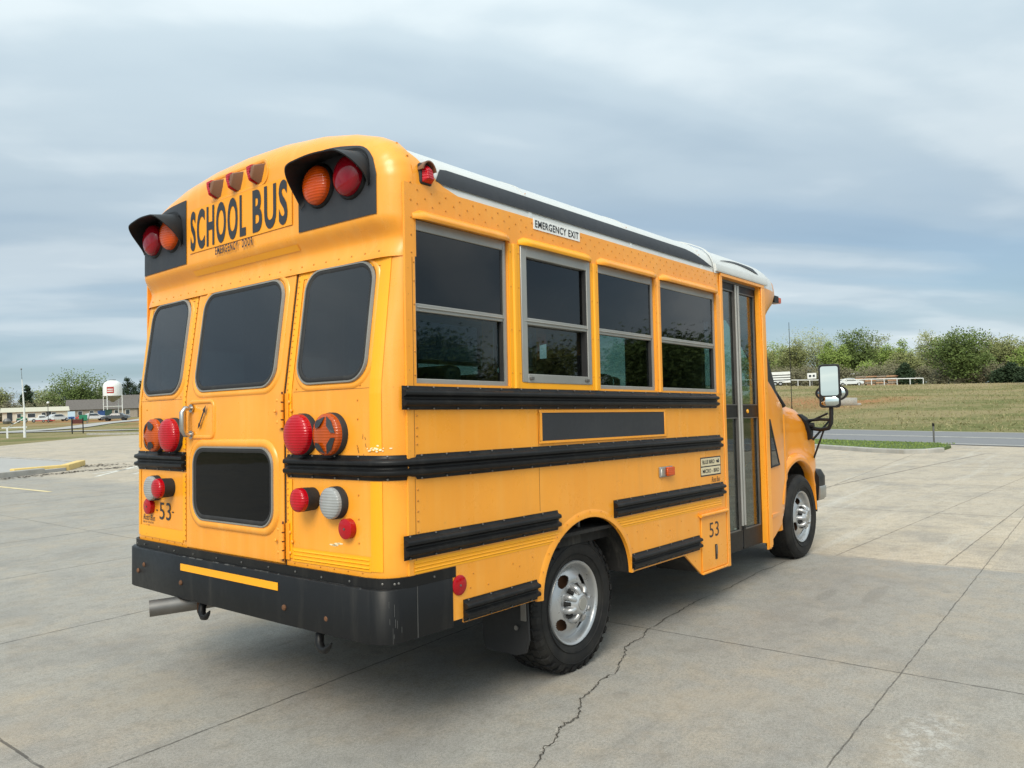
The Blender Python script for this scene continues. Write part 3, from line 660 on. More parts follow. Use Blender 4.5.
# ---- reflective tapes on the rear
def strip(mb, fn, y0, y1, z0, z1, off=.004, n=4, nz=1):
    vs = [fn(y0+(y1-y0)*i/n, z0+(z1-z0)*j/nz, off) for j in range(nz+1) for i in range(n+1)]
    mb.add(vs, [(j*(n+1)+i, j*(n+1)+i+1, (j+1)*(n+1)+i+1, (j+1)*(n+1)+i) for j in range(nz) for i in range(n)])
def tape(*q):
    mb = MB(); strip(mb, *q); mb.build('reflective_tape', 'tape', BUS, smooth=False)
for s_ in (-1, 1):
    tape(onrear, s_*1.005, s_*1.062, 1.285, 2.125, .0035, 4, 14); tape(onrear, s_*1.005, s_*1.062, .79, 1.16, .0035, 4, 4)
    tape(onrear, s_*.4560, s_*.4900, 1.285, 2.125, .0035, 1, 14); tape(onrear, s_*.456, s_*.49, .80, 1.155, .0035, 1, 2)
    tape(onrear, s_*.49, s_*1.005, 2.075 if s_ < 0 else 2.085, 2.125, .0035, 8, 1); tape(onrear, s_*.4905, s_*1.0045, .786, .848, .0032, 8, 1)
mb = MB(); strip(mb, oncap, -.47, .47, 2.215, 2.240, .003, 6, 1); mb.build('header_tape', 'tape', BUS, smooth=False)
# raised ribs pressed into the bottom tape
mb = MB()
for zc in (.800, .817, .834):
    mb.sweep([(onrear(-y, zc, .003), (-1, 0, 0), (0, 0, 1)) for y in (.50, .7, .85, .995)], [(0, -.005), (.005, 0), (0, .005)])
mb.build('pressed_rib', 'tape', BUS)
# ---- rear roof cap
prs = []   # refine cap profile
for (a, b), (c_, d) in zip(CP, CP[1:]):
    for k in range(3): prs.append((a+(c_-a)*k/3, b+(d-b)*k/3))
prs.append(CP[-1])
def insetp(i, d):
    y, z = prs[i]; a = prs[max(i-1, 0)]; b = prs[min(i+1, len(prs)-1)]; ty, tz = b[0]-a[0], b[1]-a[1]; l = math.hypot(ty, tz)
    if i == len(prs)-1: return (0, z-d)
    if i < 24: return (y-d, z)
    return (max(0, y+tz/l*-d), z-abs(ty)/l*d)
rows = []
for i in range(len(prs)):
    row = [(.200, prs[i][0], prs[i][1])]
    for k in range(0, 9):
        a = pi/2*k/8; d = CR_*(1-cos(a)) ; py, pz = insetp(i, d)
        x0 = capface(py, pz); row.append((x0+(.188-x0)*(1-sin(a)), py, pz))
    for t in (.85, .7, .55, .4, .2, 0):
        py, pz = insetp(i, CR_); y = py*t; row.append((capface(y, pz), y, pz))
    rows.append(row)
mb = MB()
for sg in (1, -1):
    vs = [(x, y*sg, z) for r in rows for x, y, z in r]; n = len(rows[0])
    mb.add(vs, [(j*n+i, j*n+i+1, (j+1)*n+i+1, (j+1)*n+i) for j in range(len(rows)-1) for i in range(n-1)])
CAP = mb.build('rear_roof_cap', 'yellow', BUS, angle=70)
# dark strip filling the gap under the cap lip
mb = MB(); mb.sweep([((capX(y, 2.11, -.03), y, 2.112), (-1, 0, 0), (0, 0, 1)) for y in [-1.05+.1*k for k in range(22)]], [(-.03, -.012), (.012, -.012), (.012, .0), (-.03, .0)]); mb.build('cap_lip_gap', 'rubber', CAP)
# black lamp panels
def cap_panel(side, name):
    ys = [.51+(1.028-.51)*i/22 for i in range(23)]; mb = MB()
    def zt(y):
        z = 2.636-.35*max(0, y-.70)**1.6
        if y > .90: z -= .13*(1-sqrt(max(0, 1-((y-.90)/.1285)**2)))
        return z
    vs = [oncap(side*y, 2.285+(zt(y)-2.285)*j/10, .004) for j in range(11) for y in ys]
    mb.add(vs, [(j*23+i, j*23+i+1, (j+1)*23+i+1, (j+1)*23+i) for j in range(10) for i in range(22)]); return mb.build(name, 'matte_black', CAP, angle=60)
cap_panel(-1, 'lamp_panel'); cap_panel(1, 'lamp_panel')
# flashers
def lamp_round(name, c, r, mat, parent, depth=.02, ax=(-1, 0, 0), rim='rubber', rimr=.003):
    mb = MB(); prof = [(r*1.0, -.020), (r*.99, depth*.45)]+[(r*.97*cos(a), depth*.45+depth*.9*sin(a)) for a in [radians(x) for x in range(10, 90, 11)]]
    o = mb.lathe(prof, c, ax, 40, cap0=True, cap1=True).build(name, mat, parent, angle=50)
    if rim:
        mb = MB(); mb.lathe([(r+rimr, -.050), (r+rimr, -.012), (r*.995, -.008)], c, ax, 40, cap1=False).build('lamp_rim', rim, o, angle=50)
    return o
for s_ in (-1, 1):
    for yc, mt in ((.664, 'amber'), (.876, 'redp')):
        yy = s_*yc; x = capX(yy, 2.478)
        mb = MB(); mb.lathe([(.102, 0), (.102, .016), (.095, .026)], (x+.012, yy, 2.472), (-1, 0, 0), 32).build('lamp_housing', 'black', CAP, angle=50)
        L_ = lamp_round('flasher_lens', (x-.014, yy, 2.472), .088, mt if mt == 'redp' else 'amberd' if False else 'amber', CAP, .034, rim=None)
        mb = MB()
        for q in (45, 165, 285): mb.lathe([(.005, 0), (.005, .004)], (x-.014-.020, yy+.078*sin(radians(q)), 2.472+.078*cos(radians(q))), (-1, 0, 0), 8)
        merge_into(L_, mb, 'steel')
    # hood: shell wrapped round the pair, long at the top, short at the flanks
    def hood_pt(t, u, rr=0):
        # t 0..1 around outer outline from inboard bottom to outboard bottom, u 0..1 depth
        yc1, yc2, zc, r = .664, .876, 2.472, .112+rr
        L1 = pi*.5*r+.05; 
        a0 = -20
        if t < .42: a = radians(180-a0-(t/.42)*(90-a0)); y, z = yc1+r*cos(a), zc+r*sin(a)
        elif t < .58: k = (t-.42)/.16; y, z = yc1+(yc2-yc1)*k, zc+r+.006*sin(pi*k)
        else: k = (t-.58)/.42; a = radians(90-k*(90-a0)); y, z = yc2+r*cos(a), zc+r*sin(a)
        length = .035+.135*sm(0.02, .36, t)*sm(.98, .64, t) if False else .028+.125*min(sm(.0, .34, t), 1-sm(.66, 1.0, t))
        sp = -.030*u-.022*u*(1-min(1, t/.3))
        x = capX(s_*y, min(z, 2.6), 0)+.01-length*u
        return (x, s_*(y+(y-.77)*.06*u), z+sp)
    mb = MB(); n = 49; m_ = 7
    vs = [hood_pt(i/(n-1), j/(m_-1)) for j in range(m_) for i in range(n)]
    mb.add(vs, [(j*n+i, j*n+i+1, (j+1)*n+i+1, (j+1)*n+i) for j in range(m_-1) for i in range(n-1)])
    mb.build('lamp_hood', 'plastic', CAP, solid=.006, angle=60)
    # flange of the hood on the panel
    mb = MB(); mb.sweep([(hood_pt(i/(n-1), 0, .004), (-1, 0, 0), (0, 0, 1)) for i in range(n)], [(0, -.012), (.014, -.012), (.014, .012), (0, .012)]); mb.build('hood_flange', 'plastic', CAP, angle=60)
# three cluster lamps in a shallow recess
ring_on(rrect(-.262, .262, 2.575, 2.690, .05, 6), oncap, .002, [(-.004, -.01), (.002, -.008), (.004, 0), (.003, .008), (-.004, .01)], 'cluster_recess_rim', 'yellow', CAP, angle=60)
for y in (-.185, 0, .185):
    x = capX(y, 2.62)
    def shield(y0, y1, zt, zb): return [(y1, zt), (y0, zt+.004), (y0+.004, zt-.035), ((y0*.62+y1*.38), zb+.012), ((y0+y1)/2, zb), ((y0*.38+y1*.62), zb+.012), (y1-.004, zt-.035)]
    def wedge(o, x0, x1, xs2, name, mat, parent, sc=.72):
        mb = MB(); n = len(o); cy_ = sum(p[0] for p in o)/n; cz_ = sum(p[1] for p in o)/n
        vs = [(x0, y+p[0], p[1]) for p in o]+[(x1, y+cy_+xs2+(p[0]-cy_)*sc, cz_+(p[1]-cz_)*sc+.006) for p in o]
        mb.add(vs, [tuple(range(n-1, -1, -1)), tuple(range(n, 2*n))]+[(q, (q+1) % n, n+(q+1) % n, n+q) for q in range(n)]); return mb.build(name, mat, parent, bevel=.004)
    c_ = wedge(shield(-.052, .020, 2.672, 2.570), x+.006, x-.046, .012, 'cluster_lamp', 'brownlens', CAP, .60)
    wedge(shield(-.022, .040, 2.668, 2.575), x+.006, x-.046, .006, 'cluster_lens', 'red', c_, .80)
    wedge(shield(.0, .052, 2.664, 2.580), x+.006, x-.030, .004, 'cluster_rim', 'beadgrey', c_, .85)
# SCHOOL BUS sign
mb = MB(); strip(mb, oncap, .470, -.462, 2.332, 2.568, .0045, 10, 3); sg_ = mb.build('school_bus_sign', 'signbg', CAP, smooth=False)
def plane_txt(y_left, z0, fn, off): return lambda a, b: fn(y_left-a, z0+b, off)
text_on('sign_lettering', 'SCHOOL', .535, .215, plane_txt(.455, 2.342, oncap, .007), 'ink', sg_, bold=.030, spacing=1.2)
text_on('sign_lettering', 'BUS', .290, .215, plane_txt(-.140, 2.342, oncap, .007), 'ink', sg_, bold=.030, spacing=1.2)
text_on('emergency_lettering', 'EMERGENCY', .215, .043, plane_txt(.198, 2.285, oncap, .011), 'ink', CAP, bold=.03, spacing=1.4); text_on('door_lettering', 'DOOR', .095, .043, plane_txt(-.052, 2.285, oncap, .011), 'ink', CAP, bold=.03, spacing=1.4)
# marker lamp on the corner of the roof
for s_ in (-1, 1):
    mb = MB(); mb.lathe([(.034, 0), (.034, .018)], (0, 0, 0), (0, s_, 0), 5)
    mb = MB(); mb.box(.245, .318, -1, 1, 2.425, 2.52); mb.v = [(x-.02, s_*(1.112 if y < 0 else 1.140), z) for x, y, z in mb.v]; b_ = mb.build('side_marker_base', 'rubber', BUS, bevel=.012, seg=3)
    mb = MB(); SH = -.02; mb.add([(x_+SH, y_, z_) for x_, y_, z_ in [(.252, s_*1.138, 2.432), (.312, s_*1.138, 2.432), (.312, s_*1.138, 2.498), (.282, s_*1.138, 2.514), (.252, s_*1.138, 2.498), (.262, s_*1.172, 2.445), (.302, s_*1.166, 2.445), (.300, s_*1.160, 2.485), (.282, s_*1.160, 2.496), (.264, s_*1.164, 2.485)]], [(0, 1, 6, 5), (1, 2, 7, 6), (2, 3, 8, 7), (3, 4, 9, 8), (4, 0, 5, 9), (5, 6, 7, 8, 9), (0, 4, 3, 2, 1)]); mb.build('marker_lens', 'red', b_, bevel=.004)
    mb = MB(); mb.sweep([((.262+.042*sin(radians(a)), s_*1.125, 2.470+.056*cos(radians(a))), (0, s_, 0), (sin(radians(a)), 0, cos(radians(a)))) for a in range(-75, 80, 15)], [(0, -.004), (.034, -.004), (.034, .002), (0, .002)]); mb.build('marker_visor', 'brownlens', b_)
# ---- tail lamps
for s_ in (-1, 1):
    lamp_round('tail_lamp', onrear(s_*.578, 1.357, .034), .091, 'red', BUS, .030)
    a_ = lamp_round('turn_signal', onrear(s_*.775, 1.357, .034), .091, 'amberd', BUS, .022)
    mb = MB()   # black mask leaving an arrow
    def mk(pts):
        mb.poly([(rearX(s_*.775, 1.357, .034)-.022*1.38*sqrt(max(0, 1-min(.94, (py*py+pz*pz)/.0081)))-.0095, s_*.775+py*(-s_ if False else 1), 1.354+pz) for py, pz in pts])
    sgn = 1 if s_ > 0 else -1
    mk([(sgn*a, b) for a, b in ((.012, .080), (-.04, .064), (-.052, .050), (-.040, .030), (-.012, .036), (.004, .055))]); mk([(sgn*a, b) for a, b in ((.020, .082), (.055, .060), (.080, .010), (.060, .012), (.035, .040))])
    mk([(sgn*a, b) for a, b in ((.012, -.080), (-.04, -.064), (-.052, -.050), (-.040, -.030), (-.012, -.036), (.004, -.055))]); mk([(sgn*a, b) for a, b in ((.020, -.082), (.055, -.060), (.080, -.010), (.060, -.012), (.035, -.040))])
    mb.build('arrow_mask', 'matte_black', a_, smooth=False, merge=False)
    mb = MB(); mb.lathe([(.050, -.01), (.052, .040), (.053, .062), (.049, .064)], onrear(s_*.632, 1.073, 0), (-1, 0, 0), 28); k_ = mb.build('stop_lamp_boot', 'rubber', BUS, angle=50)
    mb = MB(); mb.lathe([(.0525, .0), (.0525, .018), (.049, .026), (.036, .031), (.012, .033)], onrear(s_*.632, 1.073, .062), (-1, 0, 0), 28); mb.build('stop_lamp', 'red', k_, angle=50)
    lamp_round('backup_lamp', onrear(s_*.797, 1.064, .040), .067, 'clear', BUS, .014)
    for i, (fn_, c_) in enumerate(((0, onrear(s_*.872, .958, .022)),)):
        mb = MB(); mb.lathe([(.043, -.022), (.043, .005), (.036, .008)], c_, (-1, 0, 0), 28); r_ = mb.build('reflector', 'reflector', BUS); mb = MB(); mb.lathe([(.005, 0), (.005, .003)], (c_[0]-.008, c_[1], c_[2]), (-1, 0, 0), 10); mb.build('reflector_screw', 'steel', r_)
    c_ = (.427, s_*(W2+.006), .683); mb = MB(); mb.lathe([(.044, 0), (.044, .005), (.037, .009)], c_, (0, s_, 0), 28); r_ = mb.build('reflector', 'reflector', BUS); mb = MB(); mb.lathe([(.005, 0), (.005, .003)], (c_[0], c_[1]+s_*.009, c_[2]), (0, s_, 0), 10); mb.build('reflector_screw', 'steel', r_)
def fz(y_left, z0): return plane_txt(y_left, z0, onrear, .003)
text_on('fleet_number', '53', .135, .095, fz(.768, .892), 'ink', BUS, spacing=1.05)
for y in (.800, .608): mb = MB(); mb.box(rearX(y, .94, .004), rearX(y, .94, .002), y-.008, y+.008, .937, .943); mb.build('fleet_number_dash', 'ink', BUS, smooth=False)
text_on('dealer_lettering', 'Ross Bus', .15, .032, fz(.975, .878), 'ink', BUS, shear=.35)
text_on('dealer_small_lettering', 'BUS SALES', .13, .010, fz(.975, .862), 'ink', BUS); text_on('dealer_small_lettering', 'LA', .04, .010, fz(.93, .845), 'ink', BUS)

# ---- rub rails
RP = [(0, -.052), (.004, -.052), (.006, -.041), (.010, -.036), (.026, -.031), (.030, -.022), (.028, -.013), (.012, -.006), (.010, 0), (.012, .006), (.028, .013), (.030, .022), (.026, .031), (.010, .036), (.006, .041), (.004, .052), (0, .052)]
def rail(name, path2, zc, h=.103, fn=None, bolts=True):
    """path2: [(x, y, nx, ny)]"""
    k = h/.104; mb = MB(); mb.sweep([((x, y, zc), (nx, ny, 0), (0, 0, 1)) for x, y, nx, ny in path2], [(a, b*k) for a, b in RP]); o = mb.build(name, 'black', BUS, angle=50)
    if bolts:
        mb = MB(); acc = 0
        for (x0, y0, a, b), (x1, y1, c_, d) in zip(path2, path2[1:]):
            l = math.hypot(x1-x0, y1-y0); q = .06-acc if acc < .06 else 0
            t = (.15-acc) if acc > 0 else .03
            while t < l:
                f_ = t/l
                for dz in (-.047*k, .047*k): mb.lathe([(.0055, 0), (.005, .004), (.002, .006)], (x0+(x1-x0)*f_+.004*a, y0+(y1-y0)*f_+.004*b, zc+dz), (a, b, 0), 6)
                t += .15
            acc = (l-(t-.15))
        merge_into(o, mb, 'steel')
    return o
Y_ = W2+.007
for s_ in (-1, 1):
    sp_ = lambda a, b: [(a, s_*Y_, 0, s_), (b, s_*Y_, 0, s_)]
    endx = 3.125 if s_ < 0 else 3.98
    rail('rub_rail', sp_(.103, 3.065 if s_ < 0 else 3.98), 1.504, .100)
    pth = [(rearX(.455, 1.2, 0), s_*.457, -1, 0), (rearX(.9, 1.2), s_*.9, -1, 0)]+[(x, y, -cos(radians(90*k/12)), s_*sin(radians(90*k/12))) for k, (x, y, z) in enumerate(corner_pts(1.2, s_)[:13])]+[(.2, s_*Y_, 0, s_), (endx-.02, s_*Y_, 0, s_)]
    rail('wraparound_rub_rail', pth, 1.215, .104)
    rail('rub_rail', sp_(.103, 1.162), .886, .100); rail('rub_rail', sp_(1.700, endx+.005), .886, .100)
    rail('rub_rail', sp_(.450, .978), .567, .096); rail('rub_rail', sp_(1.870, 2.745 if s_ < 0 else 3.98), .562, .096)
    mb = MB()
    for a, b in ((.16, 1.18), (1.72, endx-.02)): mb.quad((a, s_*(W2+.0075), .772), (b, s_*(W2+.0075), .772), (b, s_*(W2+.0075), .828), (a, s_*(W2+.0075), .828))
    mb.build('side_reflective_tape', 'tape', BUS, smooth=False)
    mb = MB()
    for a, b in ((.16, 1.18), (1.72, endx-.02)):
        for zc in (.785, .800, .815): mb.sweep([((a, s_*(W2+.0078), zc), (0, s_, 0), (0, 0, 1)), ((b, s_*(W2+.0078), zc), (0, s_, 0), (0, 0, 1))], [(0, -.004), (.003, 0), (0, .004)])
    mb.build('side_pressed_rib', 'tape', BUS)
# rear vertical side seams and riveted lap strip
def seam_box(*q): mb = MB(); mb.box(*q); mb.build('panel_seam', 'rust', BUS, smooth=False)
for s_ in (-1, 1):
    seam_box(.172, .1735, min(s_*(W2+.0062), s_*(W2+.0072)), max(s_*(W2+.0062), s_*(W2+.0072)), .765, 2.10)
    mb = MB(); strip(mb, onrear, s_*.50, s_*1.10, 1.549, 1.5502, .0015, 12, 1); mb.build('panel_seam', 'rust', BUS, smooth=False)
seam_box(1.02, 1.0215, -W2-.0072, -W2-.0062, .945, 1.454)
# black lettering board with frame
mb = MB(); mb.box(1.045, 2.305, -W2-.012, -W2-.006, 1.293, 1.436); bd = mb.build('black_name_board', 'matte_black', BUS, smooth=False)
mb = MB()
for a, b, c_, d in ((1.022, 2.33, 1.436, 1.450), (1.022, 2.33, 1.279, 1.293), (1.022, 1.045, 1.293, 1.436), (2.305, 2.33, 1.293, 1.436)): mb.box(a, b, -W2-.015, -W2-.006, c_, d)
mb.build('name_board_frame', 'yellow', bd, bevel=.003)

# ---- side windows
def side_window(i, s_, a, b):
    y = s_*(W2-.012)
    e = i == 1
    fr = MB(); t = .030 if not e else .045
    yo, yi = (s_*(W2-.004), s_*(W2-.04)) if not e else (s_*(W2+.012), s_*(W2-.04))
    lo, hi = min(yo, yi), max(yo, yi)
    z0, z1 = WZ0-(0 if not e else -.022), WZ1-.002
    x0, x1 = (a+.001, b-.001)
    fr.box(x0, x0+(t if e else .010), lo, hi, z0, z1); fr.box(x1-t*.8, x1, lo, hi, z0, z1)
    fr.box(x0+(t if e else .010), x1-t*.8, lo, hi, z1-(.045 if not e else .055), z1); fr.box(x0+(t if e else .010), x1-t*.8, lo, hi, z0, z0+(.022 if not e else .042))
    zm = 1.892; fr.box(x0+(t if e else .010), x1-t*.8, lo+(.002 if s_ > 0 else .004), hi-(.004 if s_ > 0 else .002), zm-.017, zm+.017)
    # fluting on the mid bar
    fr.box(x0+.02, x1-t*.8, lo-(.003 if s_ < 0 else 0), hi+(.003 if s_ > 0 else 0), zm-.003, zm+.003)
    f_ = fr.build('window_frame' if not e else 'emergency_window_frame', 'alu', BUS, bevel=.003)
    g1 = MB(); g1.box(x0+.008, x1-t*.7, min(y, y-s_*.004), max(y, y-s_*.004), zm+.012, z1-.03); g1.build('upper_pane', 'glass_dark', f_, smooth=False)
    yy = y-s_*.012; g2 = MB(); g2.box(x0+.008, x1-t*.7, min(yy, yy-s_*.004), max(yy, yy-s_*.004), z0+.015, zm-.012); g2.build('lower_pane', 'glass', f_, smooth=False)
    gk = MB()
    for q0, q1 in ((x1-t*.8-.012, x1-t*.8),): gk.box(q0, q1, min(yo, yi)+.006, max(yo, yi)-.008, z0+.02, z1-.05)
    gk.build('window_seal', 'rubber', f_, smooth=False)
    # rain gutter over the window
    mb = MB(); P = []
    n = 16
    for k in range(n+1):
        x = a-.012+(b-a+.03)*k/n; en = min(1, sm(0, .05, x-(a-.012)), sm(0, .05, (b+.018)-x)); P.append(((x, s_*(W2+.004), 2.270+.0*en), (0, s_*(.15+.85*en), 0), (0, 0, .55+.45*en)))
    mb.sweep(P, [(0, 0), (.034, -.008), (.040, .002), (.036, .014), (.016, .034), (0, .040)]); mb.build('rain_gutter', 'yellow' if not e else 'tape', BUS, angle=50)
    if e:
        mb = MB(); mb.box(a-.004, b, min(s_*(W2+.0075), s_*(W2+.002)), max(s_*(W2+.0075), s_*(W2+.002)), 1.556, 1.588); mb.build('window_sill', 'tape', BUS, smooth=False)
        for q in (x0+.05, x1-.07): mb = MB(); mb.box(q, q+.03, min(yo, yo-s_*.02)-.01*(s_ < 0), max(yo, yo-s_*.02)+.01*(s_ > 0), 1.60, 1.615); mb.build('window_latch', 'steel', f_, bevel=.002)
for s_ in (-1, 1):
    for i, (a, b) in enumerate(WIN+([(3.30, 3.90)] if s_ > 0 else [])): side_window(i, s_, a, b)
    # pressed window posts
    for i, (a, b) in enumerate(((.812, .895), (1.517, 1.594), (2.238, 2.306), (3.114, 3.216))):
        mt = 'tape' if i in (0, 1) else 'yellow'
        mb = MB(); w_ = b-a; mb.sweep([((a+w_/2, s_*(W2+.005), z), (0, s_, 0), (1, 0, 0)) for z in (1.556, 2.262)], [(0, -w_/2), (.004, -w_/2), (.004, -w_*.18), (.012, -w_*.10), (.012, w_*.12), (.004, w_*.2), (.004, w_/2), (0, w_/2)] if i < 3 else [(0, -w_/2), (.004, -w_/2), (.004, w_/2), (0, w_/2)])
        mb.build('window_post', mt, BUS, smooth=False)
# ---- rivets
RV = {k: MB() for k in ('s-1', 's1', 'r0', 'r1', 'c')}
def riv(c_, n_, r=.0055):
    r *= .80
    key = ('s%d' % (1 if c_[1] > 0 else -1)) if n_[1] else ('c' if c_[2] > 2.1 else 'r0' if c_[1] < 0 else 'r1'); RV[key].lathe([(r, 0), (r*.8, r*.5), (r*.3, r*.75)], c_, n_, 6, cap0=False)
for s_ in (-1, 1):
    n_ = (0, s_, 0); yb = s_*(W2+.006)
    for z in (.86, .90, .945, .99, 1.03, 1.075, 1.12, 1.31, 1.345, 1.38, 1.43): riv((.186, yb, z), n_, .007)
    for z in (1.62, 1.72, 1.83, 1.94, 2.05): riv((.150, s_*(W2+.001), z), n_, .009)
    for z in (1.60, 1.70, 1.79, 1.90, 2.0, 2.08): riv((.182, yb, z), n_, .006)
    rr = random.Random(3)
    x = .21
    while x < 3.2:
        for q, z in enumerate((2.335, 2.365, 2.395)):
            riv((x+(.045 if q % 2 else 0)+rr.uniform(-.004, .004), yb, z), n_, .0055)
        x += .088
    for x in (1.0, 1.98, 2.92):
        for k in range(5): riv((x, s_*(W2-.002-.03*k*k*.06), 2.43+.03*k), (0, s_, .3), .005)
    for (a, b) in ((.812, .895), (1.517, 1.594), (2.238, 2.306)):
        for xx in (a+.012, b-.010):
            for z in (1.63, 1.84, 2.05, 2.22): riv((xx, s_*(W2+.009), z), n_, .005)
    for k in range(26): riv((3.205 if s_ < 0 else 3.9, yb, .42+.077*k), n_, .005)
    if s_ < 0:
        for k in range(26): riv((3.945, yb, .42+.077*k), n_, .005)
    for (x, z) in ((.50, .66), (.62, .655), (.80, .72), (.85, .70), (1.95, .73), (2.05, .68), (2.2, .74), (2.35, .69), (2.5, .73), (2.6, .66), (.52, .72), (.95, .73), (2.68, .45)): riv((x, yb, z), n_, .006)
    for k in range(13): a = pi*(k+.5)/13; riv((1.4475-.455*cos(a), s_*(W2+.016), .505+.395*sin(a)), n_, .005)
for k in range(48):   # beside the emergency door
    z = .80+.0282*k
    for s_ in (-1, 1): riv(onrear(s_*.4535+s_*.006, z, .004), (-1, 0, 0), .0052)
for s_ in (-1, 1):
    for k in range(6): riv(onrear(s_*(.52+.085*k), 1.562, .001), (-1, 0, 0), .0055)
    for z in (.80, .90, 1.0, 1.10, 1.30, 1.42, 1.5): riv(onrear(s_*.93, z, .001), (-1, 0, 0), .0055)
    for k in range(6): riv(onrear(s_*(.5+.09*k), .778, .001), (-1, 0, 0), .005)
for k in range(24):
    y = -1.0+.087*k; riv(oncap(y, 2.135, 0), (-1, 0, 0), .006)
for s_ in (-1, 1):
    for k in range(5): riv((.170, s_*1.131, 2.12+.075*k), (0, s_, 0), .007)
    riv((.185, s_*1.10, 2.545), (0, s_, .6), .007); riv((.185, s_*1.035, 2.615), (0, s_, 1.2), .007)
for k_, o_ in (('s-1', SW[-1]), ('s1', SW[1]), ('r0', RBPS[0]), ('r1', RBPS[1]), ('c', CAP)): merge_into(o_, RV[k_], 'rivet')
# faded paint runs and the dented, scratched corner
MAT['scratch'] = paint('scratched_paint', (.15, .085, .03), .7, .4, 0, 0); MAT['chip'] = paint('pale_chipped_paint', (.85, .72, .45), .5, .1, 0, 0)
mb = MB(); rr = random.Random(12)
for k in range(9):
    y = -.955+rr.uniform(-.03, .03); z = 1.20+.30*k/16+rr.uniform(-.02, .02); a = rr.uniform(-.4, .4)+pi/2; l = rr.uniform(.004, .018); w_ = rr.uniform(.0006, .0016)
    p = [(y+l*cos(a)-w_, z+l*sin(a)), (y+l*cos(a)+w_, z+l*sin(a)), (y-l*cos(a)+w_*2, z-l*sin(a)), (y-l*cos(a)-w_, z-l*sin(a))]; mb.poly([onrear(q, r, .0015) for q, r in p])
merge_into(RBPS[0], mb, 'scratch')
mb = MB()
for k in range(26):
    y = -1.035+rr.gauss(0, .022); z = 1.283+abs(rr.gauss(0, .012)); r = rr.uniform(.002, .008); mb.poly([onrear(y+r*cos(q)*rr.uniform(.5, 1), z+r*.7*sin(q)*rr.uniform(.5, 1), .0045) for q in [2*pi*j/7 for j in range(7)]])
for k in range(5):
    y = -.78+rr.gauss(0, .02); z = .885+rr.gauss(0, .004); mb.poly([onrear(y+.02*cos(q), z+.004*sin(q), .0012) for q in [2*pi*j/7 for j in range(7)]])
merge_into(RBPS[0], mb, 'chip')

# ---- roof
def pr_yz(i): return PR[i]
roofp = [(1.1262, 2.416), (1.124, 2.44), (1.122, 2.46), (1.116, 2.49), (1.105, 2.515), (1.09, 2.543), (1.07, 2.567), (1.045, 2.59), (1.02, 2.605), (.95, 2.637), (.88, 2.663), (.8, 2.685), (.6, 2.727), (.3, 2.758), (0, 2.768)]
def roof_sheet(x0, x1, prof, off, nx=2):
    full = [(-y, z) for y, z in prof]+[(y, z) for y, z in reversed(prof[:-1])]
    mb = MB(); n = len(full); vs = []
    for i in range(nx+1):
        x = x0+(x1-x0)*i/nx
        for y, z in full: r = math.hypot(y, z-1.6); vs.append((x, y*(1+off/1.1), z+off*clampf((z-2.44)/.2, 0, 1)))
    mb.add(vs, [(j*n+i, j*n+i+1, (j+1)*n+i+1, (j+1)*n+i) for j in range(nx) for i in range(n-1)]); return mb
ROOF = roof_sheet(.195, 3.98, roofp, 0).build('roof_panel', 'white', BUS, angle=50)
for x in (1.0, 1.98, 2.92): roof_sheet(x-.012, x+.012, roofp, .0015, 1).build('roof_seam_strip', 'white', ROOF, angle=50, solid=.003)
roof_sheet(3.10, 3.125, roofp, .010, 1).build('front_cap_flange', 'white', ROOF, angle=50, solid=.006)
# yellow patch of the side colour sweeping up behind the rear cap
for s_ in (-1, 1):
    mb = MB(); q = [(1.1275, 2.415), (1.1255, 2.440), (1.124, 2.462), (1.118, 2.492), (1.107, 2.517), (1.092, 2.545), (1.072, 2.569), (1.047, 2.592)]; V = []
    for i, (y, z) in enumerate(q): V += [(.19, s_*(y+.0035), z+.0015), ([.47, .375, .33, .300, .270, .245, .222, .203][i], s_*(y+.0035), z+.0015)]
    mb.add(V, [(2*i, 2*i+1, 2*i+3, 2*i+2) for i in range(7)])
    mb.build('roof_edge_paint', 'yellow', ROOF, angle=60)
# black stripe along the edge of the roof
for s_ in (-1, 1):
    arc = [(1.1235, 2.450), (1.1215, 2.470), (1.116, 2.493), (1.107, 2.516), (1.098, 2.532)]
    def ap(t):
        t *= 4; i = min(3, int(t)); f_ = t-i; a, b = arc[i], arc[i+1]; return (a[0]+(b[0]-a[0])*f_, a[1]+(b[1]-a[1])*f_)
    mb = MB(); n = 60; V = []
    for i in range(n+1):
        x = .325+(3.095-.325)*i/n
        t1 = sqrt(max(0, min(1, (x-.325)/.06))); tt = 1-max(0, (x-2.72)/.375)**1.25 if x > 2.72 else 1
        t0_ = .10*(1-t1)
        for j in range(5): t = t0_+(max(t0_+.01, t1*tt)-t0_)*j/4; y, z = ap(t); V.append((x, s_*(y+.0065), z+.001))
    mb.add(V, [(5*i+j, 5*i+j+1, 5*(i+1)+j+1, 5*(i+1)+j) for i in range(n) for j in range(4)]); mb.build('roof_stripe', 'matte_black', ROOF, angle=60)
# EMERGENCY EXIT decal
mb = MB(); mb.box(1.015, 1.425, -W2-.009, -W2-.006, 2.366, 2.424); dl = mb.build('emergency_exit_decal', 'labelwhite', BUS, smooth=False)
text_on('exit_lettering', 'EMERGENCY EXIT', .385, .038, lambda a, b: (1.027+a, -W2-.0105, 2.376+b), 'ink', dl, bold=.02, spacing=1.1)
